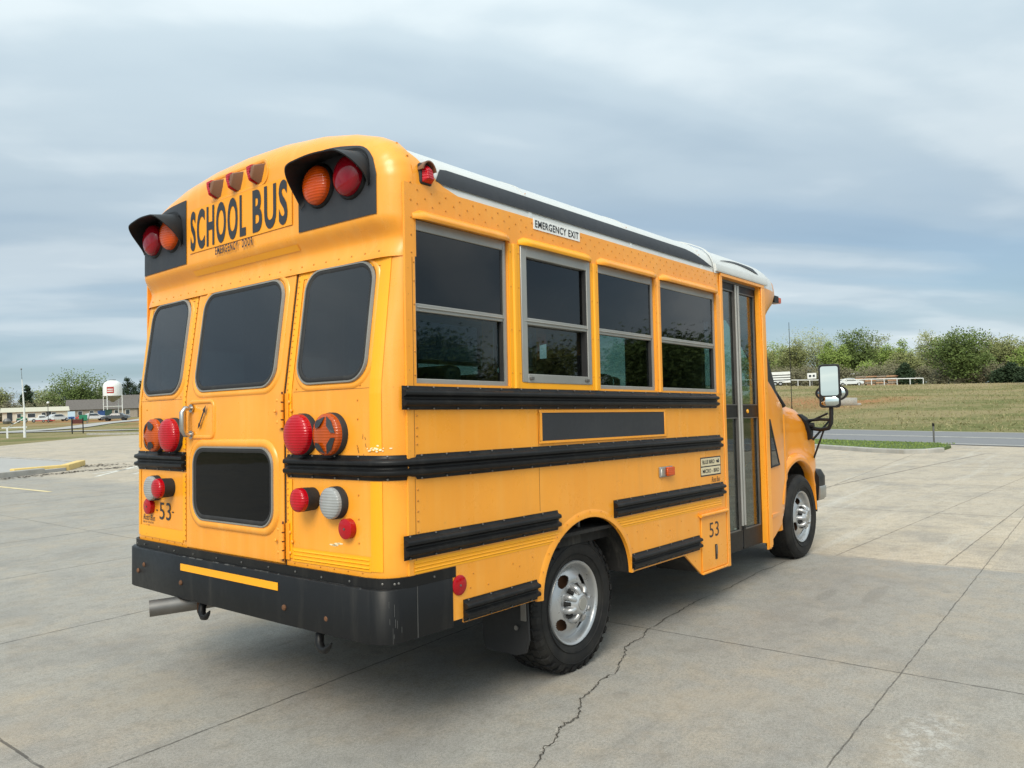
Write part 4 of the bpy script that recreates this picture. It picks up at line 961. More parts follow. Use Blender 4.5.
# front cap: white crown then yellow brow over the windscreen
def fc_ring(k, n=10):
    a = pi/2*k/n; d = .30*(1-cos(a)); x = 3.98+.70*sin(a); out = []
    for i, (y, z) in enumerate(roofp):
        dy = d*(1.0 if z < 2.5 else .85*y/1.1); dz = d*clampf((z-2.42)/.25, 0, .85)
        out.append((x, max(0, y-dy), z-dz*.9))
    return out
mbw, mby = MB(), MB(); rings = [fc_ring(k) for k in range(11)]
for sg in (1, -1):
    for k in range(10):
        for i in range(len(roofp)-1):
            a, b, c_, d = rings[k][i], rings[k][i+1], rings[k+1][i+1], rings[k+1][i]
            (mbw if k < 3 else mby).quad(*[(p[0], p[1]*sg, p[2]) for p in (a, b, c_, d)])
    # skirt of the brow down to the windscreen head
    for k in range(10):
        a, b = rings[k][0], rings[k+1][0]; t0_, t1_ = k/10, (k+1)/10
        lo = lambda p, t: (3.98+(p[0]-3.98)*.35, p[1]*.985, 2.416-.30+.10*t)
        m1_ = lambda p, t: (3.98+(p[0]-3.98)*.86, p[1]*1.0, 2.416-.09)
        for P, Q in ((lambda p, t: p, m1_), (m1_, lo)): mby.quad(*[(p[0], p[1]*sg, p[2]) for p in (P(a, t0_), P(b, t1_), Q(b, t1_), Q(a, t0_))])
mid = [r for r in rings[10]]
for sg in (1,):
    full = [(p[0], p[1], p[2]) for p in mid]+[(p[0], -p[1], p[2]) for p in reversed(mid[:-1])]; mby.poly(full)
    p = rings[10][0]; lo = (3.98+(p[0]-3.98)*.35, p[1]*.985, 2.215); m1 = (3.98+(p[0]-3.98)*.86, p[1], 2.325)
    mby.quad((p[0], p[1], p[2]), (p[0], -p[1], p[2]), (m1[0], -m1[1], m1[2]), m1); mby.quad(m1, (m1[0], -m1[1], m1[2]), (lo[0], -lo[1], lo[2]), lo)
mbw.build('front_cap_crown', 'white', BUS, angle=60); FCAP = mby.build('front_cap_brow', 'yellow', BUS, angle=60)
# roof drip moulding above the entrance door
mb = MB(); mb.sweep([((x, -W2-.004, 2.452), (0, -1, 0), (0, 0, 1)) for x in (3.11, 4.05)], [(0, -.022), (.016, -.022), (.020, -.012), (.012, .03), (0, .034)]); mb.build('door_drip_moulding', 'white', BUS)
mb = MB(); mb.sweep([((x, -W2-.004, 2.418), (0, -1, 0), (0, 0, 1)) for x in (3.19, 3.99)], [(0, -.012), (.012, -.012), (.012, .010), (0, .010)]); mb.build('door_header_edge', 'yellow', BUS)
# swoosh decal on the crown
def arcp(s1):
    # point on the roof profile, s1 metres inboard of the eave
    for (y0, z0), (y1, z1) in zip(roofp, roofp[1:]):
        l = math.hypot(y1-y0, z1-z0)
        if s1 <= l: return y0+(y1-y0)*s1/l, z0+(z1-z0)*s1/l
        s1 -= l
mb = MB(); V = []
for i in range(17):
    t = i/16; x = 3.28+.68*t; lo = .115+.035*sin(pi*t)-.02*t; hi = lo+.004+.050*t**1.3*(1 if t < .92 else max(0, 1-(t-.92)/.08)**.5)
    for q in range(4): y, z = arcp(lo+(hi-lo)*q/3); V.append((x, -y-.004, z+.004))
mb.add(V, [(4*i+j, 4*i+j+1, 4*i+j+5, 4*i+j+4) for i in range(16) for j in range(3)]); mb.build('crown_decal', 'matte_black', ROOF)
# clearance lamps on the brow
for y in (-.945, .945, -.22, 0, .22):
    dx_ = .085 if abs(y) < .5 else .055
    mb = MB(); mb.box(4.545+dx_, (4.60 if abs(y) < .5 else 4.645)+dx_, y-.045, y+.045, 2.375, 2.435); c_ = mb.build('clearance_lamp_base', 'black', FCAP, bevel=.004)
    dx_ += 0 if abs(y) < .5 else .045; mb = MB(); mb.box(4.60+dx_, 4.68+dx_, y-.038, y+.038, 2.378, 2.430); mb.build('clearance_lamp_lens', 'amber', c_, bevel=.008)

# ---- entrance door
mb = MB(); yo, yi = -W2+.035, -W2+.07
DZ0, DZ1 = .40, 2.405
leaves = ((3.235, 3.540), (3.560, 3.918))
ED = None
for li, (a, b) in enumerate(leaves):
    mb = MB()
    mb.box(a, b, yo, yi, DZ0, .545); mb.box(a, b, yo, yi, 2.335, DZ1); mb.box(a+.035, b-.03, yo, yi, 1.385, 1.475)
    mb.box(a, a+.035, yo, yi, .545, 2.335); mb.box(b-.03, b, yo, yi, .545, 2.335)
    d_ = mb.build('entrance_door_leaf', 'black', BUS, bevel=.004)
    mb = MB()
    for z0, z1 in ((.548, 1.382), (1.478, 2.332)): mb.box(a+.036, b-.031, yo+.012, yo+.016, z0, z1)
    mb.build('door_pane', 'glass_door', d_, smooth=False)
    mb = MB()
    for z0, z1 in ((.545, 1.385), (1.475, 2.335)):
        mb.box(a+.033, a+.042, yo-.003, yo+.01, z0, z1); mb.box(b-.038, b-.028, yo-.003, yo+.01, z0, z1)
        mb.box(a+.042, b-.038, yo-.003, yo+.01, z0, z0+.008); mb.box(a+.042, b-.038, yo-.003, yo+.01, z1-.008, z1)
    mb.build('pane_trim', 'steel', d_, smooth=False)
    mb = MB(); e = b-.012 if li == 0 else a+.012; mb.tube([(e, yo-.008, .58), (e, yo-.008, 2.38)], .011, 10); mb.build('door_edge_strip', 'alu', d_)
mb = MB(); mb.box(3.538, 3.562, yo+.004, yi, DZ0+.02, DZ1-.01); mb.build('door_centre_seal', 'rubber', BUS)
mb = MB(); mb.lathe([(.016, 0), (.014, .006)], (3.70, yo-.001, 1.43), (0, -1, 0), 16); mb.build('door_lock', 'tape', BUS)
mb = MB()
for x in (3.222, 3.923): mb.box(x-.004, x+.012 if x < 3.5 else x+.004, -W2+.002, yi, .40, 2.405)
mb.box(3.22, 3.93, -W2+.002, yi, 2.405, 2.413); mb.build('door_jamb', 'yellow', BUS, smooth=False)
mb = MB(); mb.box(3.935, 3.997, -W2-.014, -W2-.006, .36, 2.41); mb.build('door_pillar', 'yellow', BUS, bevel=.005)
mb = MB(); mb.box(3.99, 4.03, -W2-.006, -W2+.03, .37, 2.41); mb.build('pillar_return', 'yellow', BUS, bevel=.006)
mb = MB(); mb.box(3.18, 3.222, -W2-.012, -W2-.006, .335, 2.41); mb.build('rear_door_post', 'yellow', BUS, bevel=.003)
# steps and stepwell
mb = MB(); mb.box(3.24, 3.92, -W2+.08, -.75, .40, .42); mb.box(3.24, 3.92, -.86, -.84, .42, .62); mb.box(3.24, 3.92, -.86, -.55, .62, .64); mb.box(3.24, 3.92, -.57, -.55, .64, .84); mb.build('entrance_steps', 'interior', BUS, smooth=False)
mb = MB(); mb.box(3.225, 3.237, -W2+.08, -.5, .42, 1.55); mb.build('stepwell_panel', 'interior', BUS, smooth=False)
# battery box flap with number
mb = MB(); mb.box(2.772, 3.150, -W2-.014, -W2-.006, .362, .722); fl = mb.build('battery_flap', 'yellow', BUS, bevel=.003)
mb = MB(); mb.tube([(2.745, -W2-.022, .735), (3.165, -W2-.022, .735)], .012, 10); mb.box(2.745, 3.165, -W2-.012, -W2-.006, .735, .755); mb.build('flap_hinge', 'yellow', fl)
mb = MB(); mb.box(2.76, 3.17, -W2-.026, -W2-.006, .345, .360); mb.build('flap_bottom_lip', 'yellow', fl, bevel=.003)
mb = MB(); mb.box(2.965, 2.995, -W2-.017, -W2-.0135, .42, .52); mb.build('flap_latch', 'rubber', fl); mb = MB(); mb.box(2.972, 2.988, -W2-.024, -W2-.016, .455, .515); mb.build('latch_handle', 'steel', fl, bevel=.002)
text_on('flap_number', '53', .145, .10, lambda a, b: (2.885+a, -W2-.0155, .575+b), 'ink', fl, spacing=1.05)
mb = MB(); V = [(2.765, -W2+.006, .36), (2.765, -.80, .36), (3.22, -.80, .35), (3.22, -W2+.006, .35), (2.54, -W2+.006, .505), (2.54, -.80, .505)]
mb.add(V, [(0, 1, 2, 3), (0, 4, 5, 1)]); mb.build('battery_box_bottom', 'dark', BUS, smooth=False)
# maker plate, signature and side marker
mb = MB(); mb.box(2.805, 3.100, -W2-.009, -W2-.006, 1.060, 1.112); mb.box(2.805, 3.100, -W2-.009, -W2-.006, 1.000, 1.052); pl = mb.build('maker_plate', 'labelcream', BUS, bevel=.002)
mb = MB(); mb.box(2.797, 3.108, -W2-.0075, -W2-.006, .992, 1.120); mb.build('plate_border', 'ink', pl, smooth=False)
text_on('plate_lettering', 'BLUE BIRD', .185, .026, lambda a, b: (2.822+a, -W2-.0102, 1.074+b), 'ink', pl, bold=.015)
text_on('plate_lettering', 'MICRO - BIRD', .255, .026, lambda a, b: (2.822+a, -W2-.0102, 1.013+b), 'ink', pl, bold=.015)
mb = MB(); mb.poly([(3.03+a*.055, -W2-.0102, 1.085+b*.03) for a, b in ((0, .1), (.3, -.3), (.8, -.3), (1, .1), (.75, .1), (.9, .5), (.6, .6), (.45, .2), (.2, .35))]); mb.build('bird_emblem', 'ink', pl, smooth=False)
text_on('signature_lettering', 'Ross Bus', .13, .035, lambda a, b: (2.96+a, -W2-.0075, .945+b), 'ink', BUS, shear=.35)
mb = MB(); mb.box(2.225, 2.388, -W2-.020, -W2-.006, 1.028, 1.092); k_ = mb.build('marker_lamp_base', 'alu', BUS, bevel=.004)
mb = MB(); mb.box(2.292, 2.386, -W2-.036, -W2-.020, 1.032, 1.088); mb.build('side_marker_lens', 'amber', k_, bevel=.006)
mb = MB(); mb.box(2.235, 2.285, -W2-.024, -W2-.020, 1.036, 1.084); mb.build('marker_clip', 'chrome', k_, bevel=.003)

# ---- rear bumper
BX = -.022
def bump_path(r=.100, xo=BX, yo=W2+.010, xe=.384):
    p = [(xo+bow(0), 0, -1, 0)]
    p = [(xo, -y, -1, 0) for y in (0, .45)]+[(xo+.012, -(yo-r-.01), -1, 0)]
    for k in range(0, 13): a = radians(90*k/12); p.append((xo+.018+r-r*cos(a), -(yo-r+r*sin(a)), -cos(a), -sin(a)))
    p.append((xe, -yo, 0, -1)); q = [(x, -y-.034*sm(.7, 1.1, -y), nx, -ny) for x, y, nx, ny in reversed(p[1:])]; return q+p
mb = MB(); mb.sweep([((x, y, .618), (nx, ny, 0), (0, 0, 1)) for x, y, nx, ny in bump_path()], [(0, -.108), (0, .103), (-.008, .110), (-.05, .112), (-.05, -.108)])
BMP = mb.build('rear_bumper', 'black', BUS, angle=50)
mb = MB(); mb.sweep([((x, y, .745), (nx, ny, 0), (0, 0, 1)) for x, y, nx, ny in bump_path(.125, -.006, W2+.0095, .405)], [(0, -.022), (0, .024), (-.012, .024), (-.012, -.022)])
fl_ = mb.build('bumper_flange', 'black', BMP, angle=50)
mb = MB(); rr = random.Random(4); bp_ = bump_path(.125, -.006, W2+.0095, .405)
for (x0, y0, a, b), (x1, y1, c_, d) in zip(bp_, bp_[1:]):
    l = math.hypot(x1-x0, y1-y0); k = max(1, int(l/.17))
    for q in range(k):
        if l < .03 and rr.random() < .7: continue
        t = (q+.5)/k; mb.lathe([(.005, 0), (.005, .003), (.002, .004)], (x0+(x1-x0)*t, y0+(y1-y0)*t, .746+rr.uniform(-.003, .003)), (a, b, 0), 8)
merge_into(fl_, mb, 'steel')
mb = MB(); mb.box(BX-.0035, BX-.001, -.435, .435, .655, .690); mb.v = [(x+(.0), y, z) for x, y, z in mb.v]; mb.build('bumper_reflective_strip', 'tape', BMP, smooth=False)
mb = MB()
for y, z in ((.93, .60), (.435, .59), (-.48, .585), (-.77, .575), (.86, .64)): mb.lathe([(.014, 0), (.013, .005), (.008, .009)], (BX+(.012 if abs(y) > .5 else 0)+.001, y, z), (-1, 0, 0), 12)
merge_into(BMP, mb, 'rust')
mb = MB(); mb.box(.171, .174, -W2-.0115, -W2-.0085, .512, .722); mb.build('bumper_joint', 'scuff', BMP, smooth=False)
mb = MB(); rr = random.Random(8)
for k in range(8):
    a = radians(rr.gauss(60, 9)); z = rr.uniform(.52, .70); r = .100; x = BX+.018+r-r*cos(a)-.0012*cos(a); y = -(W2+.010-r+r*sin(a))-.0012*sin(a); w_ = rr.uniform(.0005, .0012); h_ = rr.uniform(.006, .035)
    mb.poly([(x-w_*sin(a), y+w_*cos(a), z-h_), (x+w_*sin(a), y-w_*cos(a), z-h_), (x+w_*sin(a), y-w_*cos(a), z+h_), (x-w_*sin(a), y+w_*cos(a), z+h_)])
for k in range(40):   # rubbed top edge
    y = rr.uniform(-1.0, .9); w_ = rr.uniform(.004, .03); mb.quad((BX+.003+.012*(abs(y) > .45)*min(1, (abs(y)-.45)*2), y-w_, .7245), (BX+.003+.012*(abs(y) > .45)*min(1, (abs(y)-.45)*2), y+w_, .7245), (BX+.008+.012*(abs(y) > .45), y+w_, .7285), (BX+.008+.012*(abs(y) > .45), y-w_, .7285))
merge_into(BMP, mb, 'scuff')
# tow hooks
for y in (-.695, .285):
    mb = MB(); mb.tube([(.10, y+.03, .56), (.05, y+.035, .51), (.03, y+.03, .475), (.02, y+.018, .447), (.012, y-.012, .430), (.006, y-.045, .434), (.003, y-.075, .456), (.003, y-.090, .472)], [.02, .02, .02, .02, .018, .015, .010, .004], 12); mb.build('tow_hook', 'black', BUS)
# exhaust pipe
mb = MB(); 
pp = [Vector((.40, .30, .49)), Vector((.10, .43, .475)), Vector((-.135, .545, .463))]
mb.tube(pp, .042, 20, cap=False); mb.tube([p for p in reversed(pp[1:])], .038, 20, cap=False); ex = mb.build('exhaust_pipe', 'steel', BUS, angle=60, merge=False)
mb = MB(); t = (pp[2]-pp[1]).normalized(); q = pp[1]+t*.02; mb.tube([q, q+t*.014], .058, 16); mb.tube([q+Vector((0, 0, .05)), q+Vector((0, 0, .12))], .008, 8); mb.build('exhaust_hanger', 'rust', ex)
MAT['hole'] = paint('exhaust_bore_shade', (.02, .018, .016), .95, .2, 0, 0)
mb = MB(); mb.lathe([(.038, 0), (.001, .001)], pp[2]-t*.05, t, 16); mb.build('exhaust_bore_shade', 'hole', ex)  # dark disc closing the pipe: shade of the hollow bore put into colour
# mud flaps
for s_ in (-1, 1):
    mb = MB(); V = []
    pts = [(-1.065, .50), (-1.065, .30), (-1.04, .235), (-.98, .215), (-.78, .215), (-.76, .24), (-.76, .50)]
    mb.slab([(.985+.05*(0.5-z), -s_*y if s_ > 0 else y, z) if s_ < 0 else (.985+.05*(.5-z), -y, z) for y, z in pts], (.012, 0, 0)); f_ = mb.build('mud_flap', 'rubber', BUS, smooth=False)
    mb = MB(); mb.lathe([(.012, 0), (.012, .006)], (.978, s_*1.0 if s_ < 0 else 1.0, .36), (-1, 0, 0), 12); mb.box(.975, .985, min(s_*1.03, s_*1.06), max(s_*1.03, s_*1.06), .40, .52) ; mb.build('mud_flap_bracket', 'steel', f_)

# ---- underbody
mb = MB(); mb.box(.16, 3.20, -1.05, 1.05, .72, .78); mb.box(3.9, 4.4, -.95, .95, .50, .56)
for s_ in (-1, 1): mb.box(.15, 5.4, min(s_*.38, s_*.48), max(s_*.38, s_*.48), .50, .66)
for x in (.5, .95, 2.0, 2.7, 3.4): mb.box(x, x+.06, -1.05 if x < 3 else -.5, 1.05, .62, .72)
mb.tube([(HX, -.85, HZ), (HX, .85, HZ)], .055, 12); mb.lathe([(.04, -.13), (.13, -.09), (.15, 0), (.13, .09), (.04, .13)], (HX, 0, HZ), (1, 0, 0), 16)
mb.tube([(HX+.1, 0, HZ+.02), (3.9, 0, .52)], .045, 10); mb.tube([(FXW, -.8, FZW-.08), (FXW, .8, FZW-.08)], .045, 10)
mb.box(2.05, 3.05, .45, .95, .40, .64); mb.tube([(.4, .3, .49), (1.0, .35, .56), (2.4, .36, .5)], .04, 10)
mb.box(4.45, 5.45, -.45, .45, .40, .75)
mb.build('underbody', 'dark', BUS, smooth=False, merge=False)
for s_ in (-1, 1):   # leaf springs / shock
    mb = MB()
    for k in range(4): mb.box(HX-.62+.12*k, HX+.62-.12*k, min(s_*.56, s_*.63), max(s_*.56, s_*.63), HZ+.06+.012*k, HZ+.07+.012*k)
    mb.tube([(HX-.1, s_*.7, HZ-.06), (HX-.35, s_*.62, .68)], .028, 10); mb.build('leaf_spring', 'rust', BUS, smooth=False, merge=False)

# ---- interior
mb = MB(); mb.box(.16, 3.22, -1.11, 1.11, .782, .80); mb.box(3.22, 4.2, -.55, 1.11, .782, .80); mb.build('cabin_floor', 'dark', BUS, smooth=False)
mb = roof_sheet(.20, 3.97, [(y-.03, z-.03) if y > 0 else (0, z-.03) for y, z in roofp], 0); mb.build('headliner', 'interior', BUS, angle=50)
mb = MB()
for s_ in (-1, 1): mb = MB(); mb.box(.17, 3.2 if s_ < 0 else 3.9, min(s_*1.095, s_*1.10), max(s_*1.095, s_*1.10), .96, 1.545); mb.build('inner_side_panel', 'interior', BUS, smooth=False)
def seat_bench(x, s_):
    e = MB(); ya, yb = s_*.22, s_*1.07; lo, hi = min(ya, yb), max(ya, yb)
    e.box(x, x+.10, lo, hi, 1.12, 1.66); e.box(x+.10, x+.48, lo+.01, hi-.01, 1.12, 1.24)
    o = e.build('bench_seat', 'seat', BUS, bevel=.035, seg=3)
    l = MB()
    for dx in (.12, .42): l.tube([(x+dx, lo+.06, .80), (x+dx, lo+.06, 1.12)], .014, 8)
    l.build('seat_leg', 'steel', o)
for x in (.45, 1.10, 1.75):
    for s_ in (-1, 1): seat_bench(x, s_)
seat_bench(2.40, 1)
mb = MB(); mb.box(2.98, 3.03, -1.08, -.45, .80, 2.25); mb.build('bulkhead_panel', 'brownpanel', BUS, bevel=.01)
mb = MB(); mb.box(3.55, 3.66, .30, .85, 1.2, 1.95); mb.box(3.66, 4.1, .30, .85, 1.12, 1.25); mb.build('driver_seat', 'seat', BUS, bevel=.04, seg=3)
mb = MB(); mb.lathe([(.19, 0), (.205, .012), (.19, .024), (.175, .012), (.19, 0)], (4.25, .57, 1.50), (-.8, 0, .5), 28, False, False); mb.tube([(4.26, .57, 1.51), (4.5, .57, 1.35)], .025, 8); mb.box(4.35, 4.7, -.8, .85, 1.15, 1.42); mb.build('dashboard', 'plastic', BUS)

# ---- wheels
def make_wheel():
    root = bpy.data.objects.new('wheel', None)
    # disc with four vents, outer face towards -Y
    mb = MB(); nth = 240
    prof = [(.2235, -.004), (.2255, -.010), (.222, -.016), (.216, -.014), (.209, -.004), (.205, .012), (.200, .030), (.194, .036), (.186, .034), (.176, .022)]
    k = 16
    for i in range(1, k+1): r = .176-(.176-.112)*i/k; prof.append((r, .022-.030*sin(pi/2*i/k)))
    prof += [(.104, -.006), (.096, .0), (.05, .0), (.0005, .0)]
    n = nth; vs = [(r*cos(2*pi*q/n), y, r*sin(2*pi*q/n)) for r, y in prof for q in range(n)]; fs = []
    for i in range(len(prof)-1):
        for q in range(n):
            rm = (prof[i][0]+prof[i+1][0])/2; a = math.degrees(2*pi*(q+.5)/n)
            hole = False
            for h in (52, 128, 232, 308):
                da = (a-h+180) % 360-180; hx = radians(da)*.146; hr = rm-.146
                if (hx/.046)**2+(hr/.026)**2 < 1: hole = True
            if not hole: fs.append((i*n+q, i*n+(q+1) % n, (i+1)*n+(q+1) % n, (i+1)*n+q))
    mb.add(vs, fs); disc = mb.build('wheel_rim', 'silver', None, angle=50, solid=.004)
    mb = MB(); mb.lathe([(.2235, -.004), (.206, .004), (.200, .03), (.196, .10), (.21, .20), (.2235, .21)], (0, 0, 0), (0, 1, 0), 64, False, False); mb.build('rim_barrel', 'steel', disc, angle=50)
    mb = MB(); mb.lathe([(.165, .050), (.172, .060), (.172, .12), (.05, .13)], (0, 0, 0), (0, 1, 0), 32).build('brake_drum', 'rust', disc)
    # hub cap with eight lug covers
    mb = MB(); mb.lathe([(.110, .004), (.108, -.010), (.088, -.014), (.086, -.018), (.066, -.050), (.052, -.066), (.046, -.070), (.0455, -.066), (.002, -.068)], (0, 0, 0), (0, 1, 0), 48)
    hub = mb.build('hub_cap', 'silver', disc, angle=45)
    mb = MB()
    for q in range(8):
        a = 2*pi*(q+.5)/8; d = Vector((cos(a), 0, sin(a))); mb.tube([d*.092+Vector((0, .0, 0)), d*.090+Vector((0, -.040, 0)), d*.080+Vector((0, -.054, 0)), d*.060+Vector((0, -.060, 0))], [.0185, .018, .015, .012], 12)
    mb.build('lug_cover', 'silver', hub, angle=60)
    mb = MB()
    for q in range(8):
        a = 2*pi*q/8; d = Vector((cos(a), 0, sin(a))); t_ = Vector((-sin(a), 0, cos(a)))
        mb.tube([d*.100+Vector((0, -.0165, 0)), d*.074+Vector((0, -.040, 0))], [.0135, .010], 10)
    merge_into(hub, mb, 'dark')
    mb = MB(); mb.lathe([(.034, -.0665), (.033, -.0715), (.004, -.072)], (0, 0, 0), (0, 1, 0), 28); mb.build('hub_emblem', 'alu', hub)
    return root, disc
wroot, disc = make_wheel()
# tyre
def make_tyre(aggr):
    R = .371; mb = MB()
    prof = [(.2235, -.004), (.232, -.012), (.250, -.022), (.285, -.031), (.315, -.031), (.340, -.024), (.357, -.010), (R-.006, .004), (R-.003, .03), (R-.003, .10), (R-.003, .17), (R-.006, .198), (.357, .212), (.315, .232), (.25, .224), (.2235, .205)]
    mb.lathe(prof, (0, 0, 0), (0, 1, 0), 96, False, False)
    if aggr:
        n = 36; rr = random.Random(2)
        for q in range(n):
            for row, (ya, yb, sh) in enumerate(((-.004, .040, 0), (.050, .090, .5), (.108, .150, 0), (.162, .206, .5))):
                a = 2*pi*(q+sh)/n; aw = 2*pi/n*.62; h0, h1 = R-.014, R+.005
                V = []
                for aa in (a-aw/2, a+aw/2):
                    for r in (h0, h1):
                        for yy in (ya, yb): s2 = (.010 if row % 2 else -.010)*(yy-ya)/.04; V.append((r*cos(aa+s2*2), yy, r*sin(aa+s2*2)))
                mb.add(V, [(0, 1, 3, 2), (4, 6, 7, 5), (0, 4, 5, 1), (2, 3, 7, 6), (0, 2, 6, 4), (1, 5, 7, 3)])
            for sdn in (0, 1):   # shoulder lugs running down the sidewall
                a = 2*pi*q/n; aw = 2*pi/n*(.55 if q % 2 else .38); r1 = .330 if q % 2 else .342
                ys_ = ((-.030, -.012, .002) if sdn == 0 else (.232, .215, .200)); of = -.014 if sdn == 0 else .014
                V = []
                for aa in (a-aw/2, a+aw/2):
                    V += [(r1*cos(aa), ys_[0]+of*.3, r1*sin(aa)), (.358*cos(aa), ys_[1]+of, .358*sin(aa)), ((R+.005)*cos(aa), ys_[2], (R+.005)*sin(aa)), ((R-.02)*cos(aa), ys_[2]-of*2, (R-.02)*sin(aa))]
                mb.add(V, [(0, 1, 2, 3), (4, 7, 6, 5), (0, 4, 5, 1), (1, 5, 6, 2), (2, 6, 7, 3), (3, 7, 4, 0)])
    else:
        for q in range(110):
            a = 2*pi*q/110; aw = 2*pi/110*.7
            for ya, yb in ((.004, .036), (.048, .088), (.10, .14), (.152, .196)):
                V = []
                for aa in (a-aw/2, a+aw/2):
                    for r in (R-.010, R+.001):
                        for yy in (ya, yb): V.append((r*cos(aa), yy, r*sin(aa)))
                mb.add(V, [(0, 1, 3, 2), (4, 6, 7, 5), (0, 4, 5, 1), (2, 3, 7, 6), (0, 2, 6, 4), (1, 5, 7, 3)])
        # raised rings on the sidewall
    for r in (.262, .318): mb.lathe([(r-.0025, -.025 if r < .3 else -.0305), (r, -.0315 if r < .3 else -.0335), (r+.0025, -.027 if r < .3 else -.0305)], (0, 0, 0), (0, 1, 0), 96, False, False)
    return mb
b = NB('tyre_rubber'); nn = b.noise(7, 5, .65); b.base(b.mix(b.ramp(nn, [(.4, (0,)*3), (.75, (1,)*3)]), (.008, .008, .0085), (.026, .024, .021))); b.set(Roughness=.72); b.p.inputs['Specular IOR Level'].default_value = .35; b.bump(b.noise(60, 3, .6), .2, .003); MAT['tyre'] = b.m
t_r = make_tyre(True).build('tyre', 'tyre', None, angle=40, merge=False); t_f = make_tyre(False).build('tyre', 'tyre', None, angle=40, merge=False)
bpy.data.objects.remove(wroot)
def kids(o): return [c for c in bpy.data.objects if c.parent == o]
def place_wheel(x, s_, z, tyre, spin, first):
    # wheel part = tyre mesh at hub, rim etc. as its children (flattened to one level)
    def cp(o): c = o.copy(); COL.objects.link(c); return c
    w_ = cp(tyre); w_.name = 'wheel_tyre'; w_.parent = BUS; w_.location = (x, s_*1.012, z)
    w_.rotation_euler = (0, spin, 0) if s_ < 0 else (0, spin, pi)
    for o in [disc]+[q for q in kids(disc)]+[q for k2 in kids(disc) for q in kids(k2)]:
        c = cp(o); c.parent = w_; c.location = (0, 0, 0); c.rotation_euler = (0, 0, 0)
for x, s_, z, ty, sp_ in ((HX, -1, HZ, t_r, .1), (HX, 1, HZ, t_r, .5), (FXW, -1, FZW, t_f, .35), (FXW, 1, FZW, t_f, .9)): place_wheel(x, s_, z, ty, sp_, False)
dead = [disc]+kids(disc)+[q for k2 in kids(disc) for q in kids(k2)]+[t_r, t_f]
for o in dead: bpy.data.objects.remove(o)

# ---- cab: cowl fairing, hood, fenders
def cab_sec(x):
    """half outline from the sill up and over to the centre line: [(y, z)]"""
    def L1(tab):
        for (a, va), (b, vb) in zip(tab, tab[1:]):
            if x <= b: return va+(vb-va)*clampf((x-a)/(b-a), 0, 1)
        return tab[-1][1]
    hw = L1([(3.99, 1.120), (4.15, 1.118), (4.30, 1.108), (4.42, 1.090), (4.55, 1.055), (4.66, 1.0), (5.0, 1.0), (5.3, .995), (5.5, .975), (5.62, .945), (5.72, .87), (5.78, .74)])
    zt = L1([(3.99, 1.72), (4.09, 1.66), (4.27, 1.555), (4.50, 1.460), (4.8, 1.478), (5.05, 1.478), (5.25, 1.460), (5.40, 1.415), (5.54, 1.32), (5.65, 1.21), (5.72, 1.12), (5.78, 1.02)])
    rr_ = L1([(3.99, .01), (4.4, .02), (4.6, .05), (5.0, .10), (5.5, .12), (5.78, .12)])
    z0 = L1([(3.99, .37), (4.3, .50), (4.44, .62), (5.5, .62), (5.78, .62)])
    waist = .030*sm(4.5, 4.9, x)*(1-sm(5.5, 5.7, x))
    pts = [(hw-.01, z0), (hw, z0+.10), (hw+.0, .78), (hw+.012*sm(4.6, 4.9, x), .93), (hw+.006*sm(4.6, 4.9, x), 1.00), (hw-waist*.6, 1.06), (hw-waist, 1.14), (hw-waist*1.0, 1.22)]
    zs = max(1.24, zt-rr_*1.3); 
    if zt < 1.3: zs = zt-rr_; pts = [(hw-.01, z0)]+[(hw, z0+(zs-z0)*k/7) for k in range(1, 8)]
    pts.append((hw-waist-.01*sm(4.5, 5, x), zs))
    for k in range(1, 6): a = radians(90*k/5); pts.append((hw-waist-.01*sm(4.5, 5, x)-rr_*1.2*(1-cos(a)), zs+(zt-zs)*sin(a)))
    pe = pts[-1][0]
    for t, c_ in ((.7, .012), (.4, .028), (0, .036)): pts.append((pe*t, zt+c_*sm(4.5, 4.8, x)))
    return pts
xs_ = [3.99, 4.04, 4.10, 4.15, 4.22, 4.30, 4.36, 4.42, 4.455, 4.50, 4.55, 4.62, 4.70, 4.78, 4.86, 4.94, 5.0, 5.08, 5.16, 5.24, 5.32, 5.40, 5.46, 5.52, 5.57, 5.62, 5.67, 5.72, 5.75, 5.78]
ARX, ARZ, ARR = 4.955, .50, .50
